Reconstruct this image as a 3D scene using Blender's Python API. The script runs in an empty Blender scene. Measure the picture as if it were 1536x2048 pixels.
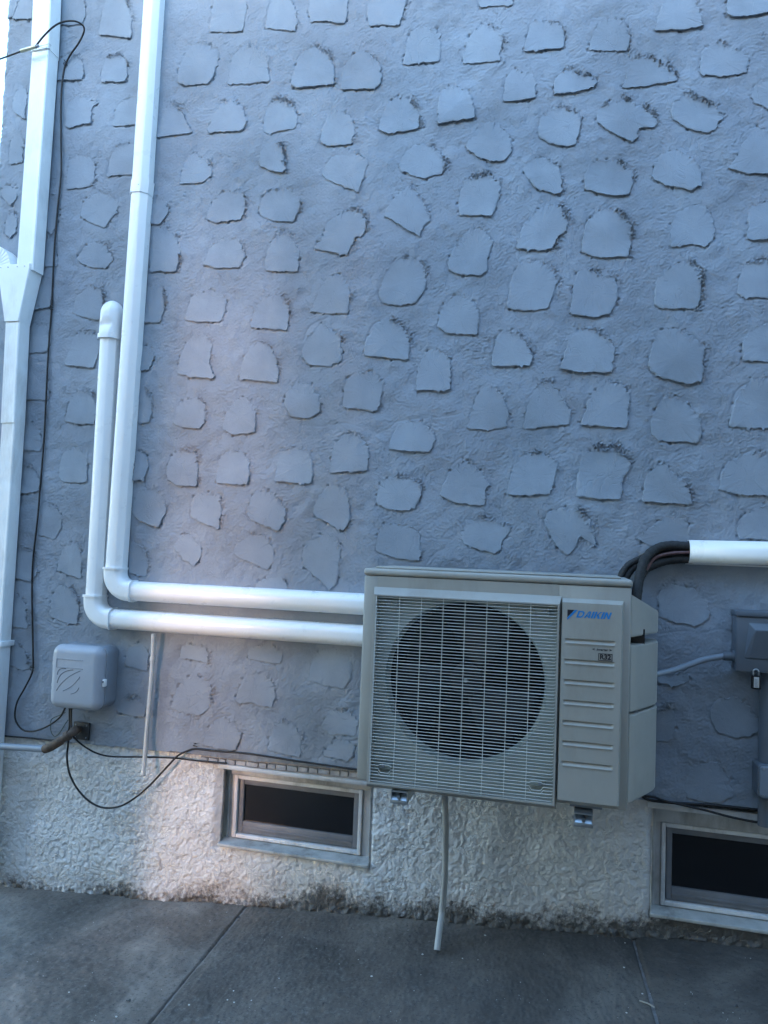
import bpy, bmesh, math, random
import numpy as np
from mathutils import Vector, Matrix
random.seed(7); RNG = np.random.default_rng(11)
R = math.radians
scene = bpy.context.scene
# ------------------------------------------------------------------ camera
FPX = 1500.0; DIST = 2.9; CAMZ = 1.40
yaw, pitch, roll = R(-14.428), R(2.988), R(2.241)
def _axes():
    cy, sy, cp, sp, cr, sr = math.cos(yaw), math.sin(yaw), math.cos(pitch), math.sin(pitch), math.cos(roll), math.sin(roll)
    F = np.array([sy*cp, cy*cp, sp]); X = np.array([cy, -sy, 0.0]); U = np.cross(X, F)
    return cr*X + sr*U, -sr*X + cr*U, F
AX, AU, AF = _axes()
cam_d = bpy.data.cameras.new("camera"); cam = bpy.data.objects.new("camera", cam_d)
scene.collection.objects.link(cam)
cam_d.sensor_fit = 'VERTICAL'; cam_d.sensor_height = 36.0; cam_d.sensor_width = 27.0
cam_d.lens = 36.0*FPX/2048.0; cam_d.clip_start = 0.05; cam_d.clip_end = 600
M = Matrix.Identity(4)
for i in range(3):
    M[i][0] = AX[i]; M[i][1] = AU[i]; M[i][2] = -AF[i]
M[0][3], M[1][3], M[2][3] = 0.0, -DIST, CAMZ
cam.matrix_world = M; scene.camera = cam
# ------------------------------------------------------------------ sky, sun, exposure
SUN_EL, SUN_AZ = 6.0, 203.0          # azimuth clockwise from +Y (north)
world = bpy.data.worlds.new("World"); scene.world = world; world.use_nodes = True
wn = world.node_tree; wn.nodes.clear()
wo = wn.nodes.new('ShaderNodeOutputWorld'); wb = wn.nodes.new('ShaderNodeBackground'); sk = wn.nodes.new('ShaderNodeTexSky')
sk.sky_type = 'NISHITA'; sk.sun_disc = False; sk.sun_elevation = R(SUN_EL); sk.sun_rotation = R(SUN_AZ)
sk.air_density = 1.0; sk.dust_density = 0.8; sk.ozone_density = 2.25
wb.inputs['Strength'].default_value = 0.15
wn.links.new(sk.outputs[0], wb.inputs[0]); wn.links.new(wb.outputs[0], wo.inputs[0])
sun_d = bpy.data.lights.new("sun", 'SUN'); sun_d.energy = 0.21; sun_d.angle = R(3.6); sun_d.color = (1.0, 0.64, 0.54)
sun = bpy.data.objects.new("sun", sun_d); scene.collection.objects.link(sun)
SDIR = Vector((math.sin(R(SUN_AZ))*math.cos(R(SUN_EL)), math.cos(R(SUN_AZ))*math.cos(R(SUN_EL)), math.sin(R(SUN_EL))))
sun.rotation_euler = SDIR.to_track_quat('Z', 'Y').to_euler()
scene.view_settings.view_transform = 'Standard'; scene.view_settings.look = 'None'
scene.view_settings.exposure = 4.05; scene.view_settings.gamma = 1.0; scene.view_settings.use_curve_mapping = False

# ------------------------------------------------------------------ helpers
def P(px, py, off=0.0):
    """world point on the plane Y=-off seen at a measured photo position"""
    d = AF*FPX + AX*(px-768) - AU*(py-1024)
    t = (DIST-off)/d[1]
    return Vector((d[0]*t, -off, CAMZ+d[2]*t))
def W2(px, py, off=0.0):
    p = P(px, py, off); return (p.x, p.z)
GA, GB, GC = 0.035, 0.079, 0.012      # ground height = GA + GB x + GC y
def gz(x, y): return GA + GB*x + GC*y
def G(px, py):
    d = AF*FPX + AX*(px-768) - AU*(py-1024)
    # CAMZ + t dz = GA + GB t dx + GC(-DIST + t dy)
    t = (GA - GC*DIST - CAMZ)/(d[2]-GB*d[0]-GC*d[1])
    return Vector((d[0]*t, -DIST+d[1]*t, CAMZ+d[2]*t))
COL = scene.collection
def link(o, parent=None):
    COL.objects.link(o)
    if parent is not None: o.parent = parent
    return o
def tag(o, label=None, cat=None, group=None, kind=None):
    if label: o['label'] = label
    if cat: o['category'] = cat
    if group: o['group'] = group
    if kind: o['kind'] = kind
    return o
def thing(name, label, cat, loc=(0, 0, 0), group=None):
    o = bpy.data.objects.new(name, None); COL.objects.link(o); o.location = loc; o.empty_display_size = .1
    return tag(o, label, cat, group)
def put(name, verts, faces, mat, parent=None, smooth=False, angle=None):
    me = bpy.data.meshes.new(name); me.from_pydata([tuple(v) for v in verts], [], faces); me.update()
    return fin(name, me, mat, parent, smooth, angle)
def fin(name, me, mat, parent, smooth, angle=None):
    if mat: me.materials.append(mat)
    if smooth: me.polygons.foreach_set('use_smooth', [True]*len(me.polygons))
    o = bpy.data.objects.new(name, me); COL.objects.link(o)
    if parent is not None:
        o.parent = parent
        root = parent; off = Vector()
        while root is not None: off += root.location; root = root.parent
        o.location = -off          # all meshes are written in world coordinates
    if angle is not None:
        me.set_sharp_from_angle(angle=R(angle))
    return o
def recentre(o):
    """move a mesh's origin to its own middle (world look unchanged)"""
    me = o.data; n = len(me.vertices); a = np.empty(n*3, np.float32); me.vertices.foreach_get('co', a); a = a.reshape(-1, 3)
    c = (a.min(0)+a.max(0))/2; a -= c; me.vertices.foreach_set('co', a.ravel()); me.update()
    o.location = o.location + Vector([float(v) for v in c]); return o
def bm_obj(name, bm, mat, parent=None, smooth=False, angle=None):
    me = bpy.data.meshes.new(name); bmesh.ops.recalc_face_normals(bm, faces=bm.faces); bm.to_mesh(me); bm.free()
    return fin(name, me, mat, parent, smooth, angle)
def box_bm(x0, x1, y0, y1, z0, z1, bev=0.0, seg=2, bm=None):
    b = bmesh.new()
    r = bmesh.ops.create_cube(b, size=1.0)
    for v in b.verts:
        v.co = Vector(((x0+x1)/2+v.co.x*(x1-x0), (y0+y1)/2+v.co.y*(y1-y0), (z0+z1)/2+v.co.z*(z1-z0)))
    if bev > 0: bmesh.ops.bevel(b, geom=b.edges[:], offset=bev, segments=seg, affect='EDGES', profile=.5)
    if bm is None: return b
    me = bpy.data.meshes.new('tmp'); b.to_mesh(me); b.free(); bm.from_mesh(me); bpy.data.meshes.remove(me); return bm
def box(name, x0, x1, y0, y1, z0, z1, mat, parent=None, bev=0.0, seg=2):
    o = bm_obj(name, box_bm(x0, x1, y0, y1, z0, z1, bev, seg), mat, parent, smooth=bev > 0, angle=40 if bev > 0 else None)
    return o
def crspline(pts, n=8):
    pts = [Vector(p) for p in pts]; out = []
    P_ = [pts[0]*2-pts[1]] + pts + [pts[-1]*2-pts[-2]]
    for i in range(1, len(P_)-2):
        a, b, c, d = P_[i-1], P_[i], P_[i+1], P_[i+2]
        for k in range(n):
            t = k/n
            out.append(.5*((2*b)+(c-a)*t+(2*a-5*b+4*c-d)*t*t+(3*b-a-3*c+d)*t**3))
    out.append(pts[-1]); return out
def tube_geo(path, r, sides=10, cap=True):
    n = len(path); vs = []; fs = []
    up = None
    for i, p in enumerate(path):
        t = (path[min(i+1, n-1)]-path[max(i-1, 0)]).normalized()
        if up is None:
            up = Vector((0, 0, 1)) if abs(t.z) < .9 else Vector((0, 1, 0))
        s = t.cross(up).normalized(); up = s.cross(t).normalized()
        rr = r(i/(n-1)) if callable(r) else r
        for k in range(sides):
            a = 2*math.pi*k/sides; vs.append(p+(s*math.cos(a)+up*math.sin(a))*rr)
    for i in range(n-1):
        for k in range(sides):
            a, b = i*sides+k, i*sides+(k+1) % sides
            fs.append((a, b, b+sides, a+sides))
    if cap:
        fs.append(tuple(range(sides))[::-1]); fs.append(tuple((n-1)*sides+k for k in range(sides)))
    return vs, fs
def tube(name, path, r, mat, parent=None, sides=10, cap=True):
    vs, fs = tube_geo([Vector(p) for p in path], r, sides, cap)
    return put(name, vs, fs, mat, parent, smooth=True, angle=50)
def prism(name, poly_xz, y0, y1, mat, parent=None, bev=0.0):
    """polygon in x,z drawn as seen from the front, solid from y0 to y1"""
    bm = bmesh.new(); a = [bm.verts.new((x, y0, z)) for x, z in poly_xz]; b = [bm.verts.new((x, y1, z)) for x, z in poly_xz]
    n = len(a); bm.faces.new(a); bm.faces.new(b[::-1])
    for i in range(n): bm.faces.new((a[i], b[i], b[(i+1) % n], a[(i+1) % n]))
    if bev: bmesh.ops.bevel(bm, geom=bm.edges[:], offset=bev, segments=2, affect='EDGES')
    return bm_obj(name, bm, mat, parent, smooth=bev > 0, angle=40 if bev else None)
# -------- noise
def fnoise(shape, lo, hi, ang=None, ratio=1.0):
    """band-limited noise, wavelengths lo..hi in cells; ratio stretches it along ang"""
    h, w = shape; fy = np.fft.fftfreq(h)[:, None]; fx = np.fft.fftfreq(w)[None, :]
    if ang is not None:
        c, s = math.cos(ang), math.sin(ang); u = (fx*c+fy*s)*ratio; v = -fx*s+fy*c
    else: u, v = fx, fy
    f = np.sqrt(u*u+v*v)+1e-9
    flt = np.exp(-(f*lo)**2)*(1-np.exp(-(f*hi)**2))/f**.6
    n = np.fft.ifft2(np.fft.fft2(RNG.standard_normal((h, w)))*flt).real
    return (n/n.std()).astype(np.float32)
def sstep(a, b, x):
    t = np.clip((x-a)/(b-a), 0, 1); return t*t*(3-2*t)
def grid_mesh(name, X, Y, Z, mat, parent=None, keep=None):
    """X,Y,Z 2-D arrays; keep = mask of cells"""
    h, w = X.shape
    co = np.stack([X, Y, Z], -1).reshape(-1, 3).astype(np.float32)
    idx = np.arange(h*w).reshape(h, w)
    q = np.stack([idx[:-1, :-1], idx[:-1, 1:], idx[1:, 1:], idx[1:, :-1]], -1).reshape(-1, 4)
    if keep is not None:
        q = q[keep.reshape(-1)]; used = np.zeros(h*w, bool); used[q.ravel()] = True
        remap = np.cumsum(used)-1; co = co[used]; q = remap[q]
    nq = len(q); me = bpy.data.meshes.new(name)
    me.vertices.add(len(co)); me.vertices.foreach_set('co', co.ravel())
    me.loops.add(nq*4); me.loops.foreach_set('vertex_index', q.ravel().astype(np.int32))
    me.polygons.add(nq); me.polygons.foreach_set('loop_start', np.arange(0, nq*4, 4, dtype=np.int32))
    try: me.polygons.foreach_set('loop_total', np.full(nq, 4, dtype=np.int32))
    except Exception: pass
    me.polygons.foreach_set('use_smooth', np.ones(nq, bool)); me.update(calc_edges=True)
    return fin(name, me, mat, parent, False)

# ------------------------------------------------------------------ materials
def new_mat(name):
    m = bpy.data.materials.new(name); m.use_nodes = True; nt = m.node_tree
    return m, nt, nt.nodes['Principled BSDF']
def ramp(nt, src, stops):
    r = nt.nodes.new('ShaderNodeValToRGB'); e = r.color_ramp.elements
    e[0].position, e[0].color = stops[0][0], (*stops[0][1], 1); e[1].position, e[1].color = stops[-1][0], (*stops[-1][1], 1)
    for p, c in stops[1:-1]:
        k = e.new(p); k.color = (*c, 1)
    nt.links.new(src, r.inputs[0]); return r.outputs[0]
def noise(nt, scale, detail=4, rough=.55, co=None, dist=0):
    n = nt.nodes.new('ShaderNodeTexNoise'); n.inputs['Scale'].default_value = scale; n.inputs['Detail'].default_value = detail
    n.inputs['Roughness'].default_value = rough; n.inputs['Distortion'].default_value = dist
    if co is not None: nt.links.new(co, n.inputs['Vector'])
    return n.outputs['Fac']
def coords(nt, scale=None):
    g = nt.nodes.new('ShaderNodeNewGeometry').outputs['Position']
    if scale is None: return g
    m = nt.nodes.new('ShaderNodeMapping'); m.inputs['Scale'].default_value = scale; nt.links.new(g, m.inputs['Vector']); return m.outputs[0]
def mix(nt, fac, a, b, mode='MIX'):
    m = nt.nodes.new('ShaderNodeMix'); m.data_type = 'RGBA'; m.blend_type = mode
    for s, v in ((m.inputs[0], fac), (m.inputs[6], a), (m.inputs[7], b)):
        if isinstance(v, (int, float)): s.default_value = v
        elif isinstance(v, tuple): s.default_value = (*v, 1)
        else: nt.links.new(v, s)
    return m.outputs[2]
def bump(nt, b, src, strength, dist, prev=None):
    n = nt.nodes.new('ShaderNodeBump'); n.inputs['Strength'].default_value = strength; n.inputs['Distance'].default_value = dist
    nt.links.new(src, n.inputs['Height'])
    if prev is not None: nt.links.new(prev, n.inputs['Normal'])
    nt.links.new(n.outputs[0], b.inputs['Normal']); return n.outputs[0]
def simple(name, col, rough=.5, metal=0.0, var=.08, vscale=12, bmp=0.0, bscale=200, spec=.5, dirt=None):
    m, nt, b = new_mat(name); c = coords(nt)
    n = noise(nt, vscale, 6, .6, c)
    lo = tuple(v*(1-var) for v in col); hi = tuple(min(1, v*(1+var)) for v in col)
    out = ramp(nt, n, [(.3, lo), (.7, hi)])
    if dirt:
        s = ramp(nt, noise(nt, dirt[1], 8, .7, coords(nt, (1, 1, .35))), [(.52, (0, 0, 0)), (.78, (1, 1, 1))])
        out = mix(nt, s, out, dirt[0])
    nt.links.new(out, b.inputs['Base Color'])
    rr = ramp(nt, noise(nt, vscale*3, 4, .6, c), [(.3, (rough*.85,)*3), (.7, (min(1, rough*1.15),)*3)])
    nt.links.new(rr, b.inputs['Roughness'])
    b.inputs['Metallic'].default_value = metal; b.inputs['Specular IOR Level'].default_value = spec
    if bmp: bump(nt, b, noise(nt, bscale, 3, .6, c), bmp, .001)
    return m
def stucco_mat(name, k=1.0, sand=.5):
    m, nt, b = new_mat(name); c = coords(nt)
    base = (.245*k, .290*k, .345*k)
    o = ramp(nt, noise(nt, 2.2, 8, .62, c), [(.34, tuple(v*.76 for v in base)), (.66, tuple(v*1.16 for v in base))])
    o = mix(nt, ramp(nt, noise(nt, .9, 4, .6, c, .4), [(.42, (0, 0, 0)), (.7, (.55,)*3)]), o, (.255*k, .272*k, .315*k))
    st = noise(nt, 3.0, 7, .65, coords(nt, (2.2, 2.2, .28)))
    o = mix(nt, ramp(nt, st, [(.55, (0, 0, 0)), (.8, (.35,)*3)]), o, (.19*k, .215*k, .26*k))
    sp = noise(nt, 130, 3, .7, c)
    o = mix(nt, ramp(nt, sp, [(.63, (0, 0, 0)), (.75, (.5,)*3)]), o, (.13, .15, .19))
    if name == 'stucco_smooth':                        # each trowelled patch took the paint a little differently
        oi = nt.nodes.new('ShaderNodeObjectInfo'); o = mix(nt, 1.0, o, ramp(nt, oi.outputs['Random'], [(0, (.965, .97, .97)), (1, (1.03, 1.03, 1.02))]), 'MULTIPLY')
    nt.links.new(o, b.inputs['Base Color']); b.inputs['Roughness'].default_value = .78; b.inputs['Specular IOR Level'].default_value = .3
    n1 = bump(nt, b, noise(nt, 420, 3, .7, c), sand, .0012)
    n2 = bump(nt, b, noise(nt, 95, 4, .6, c), sand*.6, .002, n1)
    ln = ramp(nt, noise(nt, 9, 3, .55, coords(nt, (1, 1, .55)), 1.2), [(.488, (1, 1, 1)), (.5, (0, 0, 0)), (.512, (1, 1, 1))])
    mk = ramp(nt, noise(nt, 5, 3, .5, c), [(.50, (1, 1, 1)), (.60, (0, 0, 0))])
    mx = mix(nt, 1.0, ln, mk, 'LIGHTEN'); bump(nt, b, mx, .55, .0016, n2)
    return m
M_STUCCO = stucco_mat('stucco_wall', 1.0, .65)
M_PATCH = stucco_mat('stucco_smooth', 1.025, .6)
def foundation_mat():
    m, nt, b = new_mat('foundation_stucco'); c = coords(nt)
    o = ramp(nt, noise(nt, 3.5, 8, .65, c), [(.3, (.50, .515, .525)), (.7, (.68, .695, .70))])
    # old grime caught in the low spots of the texture
    o = mix(nt, ramp(nt, noise(nt, 60, 5, .7, c), [(.60, (0, 0, 0)), (.74, (.35,)*3)]), o, (.26, .27, .27))
    # mould and splash stains rising from the pavement
    s = nt.nodes.new('ShaderNodeSeparateXYZ'); nt.links.new(c, s.inputs[0])
    h = nt.nodes.new('ShaderNodeMath'); h.operation = 'MULTIPLY_ADD'; h.inputs[1].default_value = -GB; h.inputs[2].default_value = -GA
    nt.links.new(s.outputs[0], h.inputs[0]); hh = nt.nodes.new('ShaderNodeMath'); hh.operation = 'ADD'
    nt.links.new(h.outputs[0], hh.inputs[0]); nt.links.new(s.outputs[2], hh.inputs[1])       # height above pavement
    big = noise(nt, 2.6, 5, .6, c); fine = noise(nt, 38, 8, .75, c)
    a = nt.nodes.new('ShaderNodeMath'); a.operation = 'MULTIPLY_ADD'; a.inputs[1].default_value = .30; a.inputs[2].default_value = -.115
    nt.links.new(big, a.inputs[0])
    d = nt.nodes.new('ShaderNodeMath'); d.operation = 'SUBTRACT'; nt.links.new(a.outputs[0], d.inputs[0]); nt.links.new(hh.outputs[0], d.inputs[1])
    gx_ = nt.nodes.new('ShaderNodeMath'); gx_.operation = 'MULTIPLY_ADD'; gx_.inputs[1].default_value = .028; nt.links.new(s.outputs[0], gx_.inputs[0]); nt.links.new(d.outputs[0], gx_.inputs[2]); d = gx_
    e = nt.nodes.new('ShaderNodeMath'); e.operation = 'MULTIPLY_ADD'; e.inputs[1].default_value = .22; nt.links.new(fine, e.inputs[0]); nt.links.new(d.outputs[0], e.inputs[2])
    mask = ramp(nt, e.outputs[0], [(.045, (0, 0, 0)), (.10, (.85,)*3)])
    o = mix(nt, ramp(nt, e.outputs[0], [(.0, (0, 0, 0)), (.08, (.6,)*3)]), o, (.33, .30, .28))
    o = mix(nt, mask, o, (.035, .035, .032))
    nt.links.new(o, b.inputs['Base Color']); b.inputs['Roughness'].default_value = .62
    n1 = bump(nt, b, noise(nt, 260, 4, .6, c), .4, .001)
    nv = nt.nodes.new('ShaderNodeTexNoise'); nv.inputs['Scale'].default_value = 22; nv.inputs['Detail'].default_value = 4; nt.links.new(c, nv.inputs['Vector'])
    va = nt.nodes.new('ShaderNodeVectorMath'); va.operation = 'MULTIPLY_ADD'; va.inputs[1].default_value = (.05, .05, .05); nt.links.new(nv.outputs['Color'], va.inputs[0]); nt.links.new(c, va.inputs[2])
    prev = n1
    for sc, dep in ((26, .0030), (52, .0020)):
        vo = nt.nodes.new('ShaderNodeTexVoronoi'); vo.feature = 'DISTANCE_TO_EDGE'; vo.inputs['Scale'].default_value = sc; nt.links.new(va.outputs[0], vo.inputs['Vector'])
        ed = ramp(nt, vo.outputs['Distance'], [(.015, (0, 0, 0)), (.07, (1, 1, 1))])
        mk = ramp(nt, noise(nt, sc*.32, 3, .5, c), [(.44, (1, 1, 1)), (.52, (0, 0, 0))])
        prev = bump(nt, b, mix(nt, 1.0, ed, mk, 'LIGHTEN'), .6, dep, prev)
    return m
M_FOUND = foundation_mat()
def concrete_mat():
    m, nt, b = new_mat('concrete_pavement'); c = coords(nt)
    o = ramp(nt, noise(nt, 1.6, 9, .66, c, .5), [(.36, (.060, .054, .048)), (.50, (.125, .110, .097)), (.64, (.25, .222, .192))])
    o = mix(nt, ramp(nt, noise(nt, .8, 5, .6, c, .8), [(.46, (0, 0, 0)), (.66, (.7,)*3)]), o, (.125, .100, .080))
    o = mix(nt, ramp(nt, noise(nt, 55, 6, .8, c), [(.52, (0, 0, 0)), (.66, (.55,)*3)]), o, (.20, .195, .19))
    o = mix(nt, ramp(nt, noise(nt, 90, 4, .8, c), [(.54, (0, 0, 0)), (.66, (.75,)*3)]), o, (.028, .03, .032))
    o = mix(nt, ramp(nt, noise(nt, 260, 2, .8, c), [(.68, (0, 0, 0)), (.74, (.5,)*3)]), o, (.22, .22, .22))
    sx = nt.nodes.new('ShaderNodeSeparateXYZ'); nt.links.new(c, sx.inputs[0])        # light falloff towards the right put into the colour, broken up by noise
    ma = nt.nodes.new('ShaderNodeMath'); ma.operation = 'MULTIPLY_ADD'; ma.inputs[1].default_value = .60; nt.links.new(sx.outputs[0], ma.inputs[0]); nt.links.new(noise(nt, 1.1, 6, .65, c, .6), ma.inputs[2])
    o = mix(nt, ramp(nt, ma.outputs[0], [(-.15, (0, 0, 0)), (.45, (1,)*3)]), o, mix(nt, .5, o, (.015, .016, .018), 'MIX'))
    nt.links.new(o, b.inputs['Base Color']); b.inputs['Specular IOR Level'].default_value = .35
    r = ramp(nt, noise(nt, 3, 6, .6, c), [(.3, (.55,)*3), (.7, (.85,)*3)]); nt.links.new(r, b.inputs['Roughness'])
    n1 = bump(nt, b, noise(nt, 300, 4, .7, c), .45, .0012); bump(nt, b, noise(nt, 30, 5, .6, c), .4, .004, n1)
    return m
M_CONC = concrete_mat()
M_WHITE = simple('white_vinyl', (.80, .82, .83), .30, var=.03, vscale=5)
M_DOWN = simple('white_painted_aluminium', (.76, .80, .82), .42, var=.05, vscale=8, dirt=((.5, .5, .48), 5))
M_IVORY = simple('ivory_casing', (.34, .335, .308), .48, var=.04, vscale=6, bmp=.12, bscale=700, dirt=((.25, .24, .21), 4))
M_WIRE = simple('ivory_wire', (.56, .58, .56), .4, var=.03)
M_INNER = simple('inner_plate_shaded', (.25, .28, .26), .5, var=.12, vscale=9)  # shade behind the wires is put into this darker tone
M_BLACK = simple('fan_black', (.004, .004, .005), .5, var=.1)
M_VOID = simple('void_black', (.004, .004, .004), .9)
M_CABLE = simple('black_cable', (.006, .006, .007), .55, var=.2)
M_FOAM = simple('black_foam', (.016, .017, .018), .75, var=.4, vscale=60, bmp=1.0, bscale=160)
M_GREYP = simple('grey_plastic', (.33, .36, .41), .46, var=.04, vscale=10, bmp=.1, bscale=600)
M_GREYD = simple('grey_plastic_base', (.22, .25, .29), .5, var=.06)
M_BOX = simple('grey_enclosure_paint', (.105, .125, .15), .45, var=.06, vscale=14)
M_COND = simple('grey_conduit', (.20, .235, .28), .45, var=.06)
M_PIPE = simple('pale_hose', (.52, .535, .52), .45, var=.08, vscale=14, dirt=((.25, .24, .21), 9))
M_PIPE2 = simple('grey_hose', (.36, .37, .365), .5, var=.08, vscale=14)
M_RUST = simple('rusty_iron', (.085, .060, .045), .8, var=.5, vscale=45, bmp=.8, bscale=220)
M_PLATE = simple('dark_plate', (.035, .038, .042), .55, var=.3, vscale=40)
M_GALV = simple('galvanised_steel', (.42, .45, .47), .32, metal=.9, var=.25, vscale=30)
M_TRIM = simple('painted_window_trim', (.50, .52, .53), .5, var=.12, vscale=11, dirt=((.17, .17, .16), 8), bmp=.2, bscale=150)
M_SILL = simple('weathered_sill', (.40, .41, .40), .7, var=.2, vscale=16, dirt=((.12, .12, .11), 9), bmp=.4, bscale=120)
M_FRAME = simple('window_frame_white', (.66, .68, .70), .4, var=.08, vscale=14, dirt=((.26, .26, .25), 10))
M_SASH = simple('window_sash_grey', (.17, .18, .20), .45, var=.15)
M_BRICK = simple('painted_brick', (.36, .36, .37), .8, var=.22, vscale=30, dirt=((.12, .10, .09), 22), bmp=.7, bscale=120)
M_MORTAR = simple('dark_mortar', (.20, .195, .19), .9, var=.3, vscale=50)
M_GREEN = simple('green_wire', (.02, .05, .04), .5)
M_BLUE = simple('logo_blue', (.008, .19, .50), .4, var=.02)
M_INK = simple('logo_ink', (.012, .012, .02), .45)
M_BRASS = simple('barrel_metal', (.52, .52, .40), .35, metal=.6, var=.15, vscale=50)
M_BLOCKER_SIDING = simple('blocker_siding', (.42, .34, .29), .7, var=.06)
M_BLOCKER_ROOF = simple('blocker_roof', (.05, .05, .055), .8, var=.2)
M_SOIL = simple('verge_ground', (.06, .06, .06), .9, var=.3, vscale=3)
def glass_mat():
    m, nt, b = new_mat('dark_window_glass'); b.inputs['Base Color'].default_value = (.006, .007, .010, 1)
    b.inputs['Specular IOR Level'].default_value = .6
    c = coords(nt)
    nt.links.new(ramp(nt, noise(nt, 6, 6, .6, c), [(.3, (.05,)*3), (.8, (.22,)*3)]), b.inputs['Roughness']); return m
M_GLASS = glass_mat()

# ------------------------------------------------------------------ ground (structure)
XL = W2(17, 0)[0]                     # left corner of the house
ground = put('ground', [(-150, -150, -.62), (150, -150, -.62), (150, 150, -.62), (-150, 150, -.62)], [(0, 1, 2, 3)], M_SOIL)
tag(ground, kind='structure')
# bedding under the slabs, same slope
XA, XB, YA = -9.0, 5.0, -7.6
pav = put('pavement', [(XA, YA, gz(XA, YA)-.008), (XB, YA, gz(XB, YA)-.008), (XB, 6, gz(XB, 6)-.008), (XA, 6, gz(XA, 6)-.008),
                       (XA, YA, gz(XA, YA)-2.6), (XB, YA, gz(XB, YA)-2.6), (XB, 6, gz(XB, 6)-2.6), (XA, 6, gz(XA, 6)-2.6)],
          [(0, 1, 2, 3), (0, 4, 5, 1), (1, 5, 6, 2), (2, 6, 7, 3), (3, 7, 4, 0)], M_MORTAR)
tag(pav, kind='structure')
j1a, j1b = G(470, 1840), G(300, 2048); j2a, j2b = G(1275, 1905), G(1315, 2048)
def jx(a, b, y): return a.x + (b.x-a.x)*(y-a.y)/(b.y-a.y)
def slab(fx0, fx1, nx, seed, y0=-4.6, y1=.04):
    """slab between two joint lines x=f(y), fine near the wall"""
    ys = np.concatenate([np.linspace(y1, -1.6, 280), np.linspace(-1.6, y0, 120)[1:]]); us = np.linspace(0, 1, nx)
    U, Y = np.meshgrid(us, ys); X0 = np.vectorize(fx0)(Y); X1 = np.vectorize(fx1)(Y); g = .0014
    wob = fnoise(Y.shape, 6, 60)*.0012
    X = X0+g+(X1-X0-2*g)*U + wob*((U < .001) | (U > .999))
    n = fnoise(Y.shape, 3, 30)*.0007+fnoise(Y.shape, 30, 300)*.0022
    e = np.minimum(X-X0, X1-X)
    Z = GA+GB*X+GC*Y+n-.004*np.exp(-((e)/.006)**2)
    Z[:, 0] -= .012; Z[:, -1] -= .012
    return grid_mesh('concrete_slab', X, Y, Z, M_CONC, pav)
J1 = lambda y: jx(j1a, j1b, y); J2 = lambda y: jx(j2a, j2b, y)
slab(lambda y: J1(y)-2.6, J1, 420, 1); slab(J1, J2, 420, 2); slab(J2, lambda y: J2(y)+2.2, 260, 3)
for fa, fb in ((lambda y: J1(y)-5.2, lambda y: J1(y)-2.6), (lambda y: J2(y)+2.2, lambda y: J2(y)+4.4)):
    slab(fa, fb, 20, 4)

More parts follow.
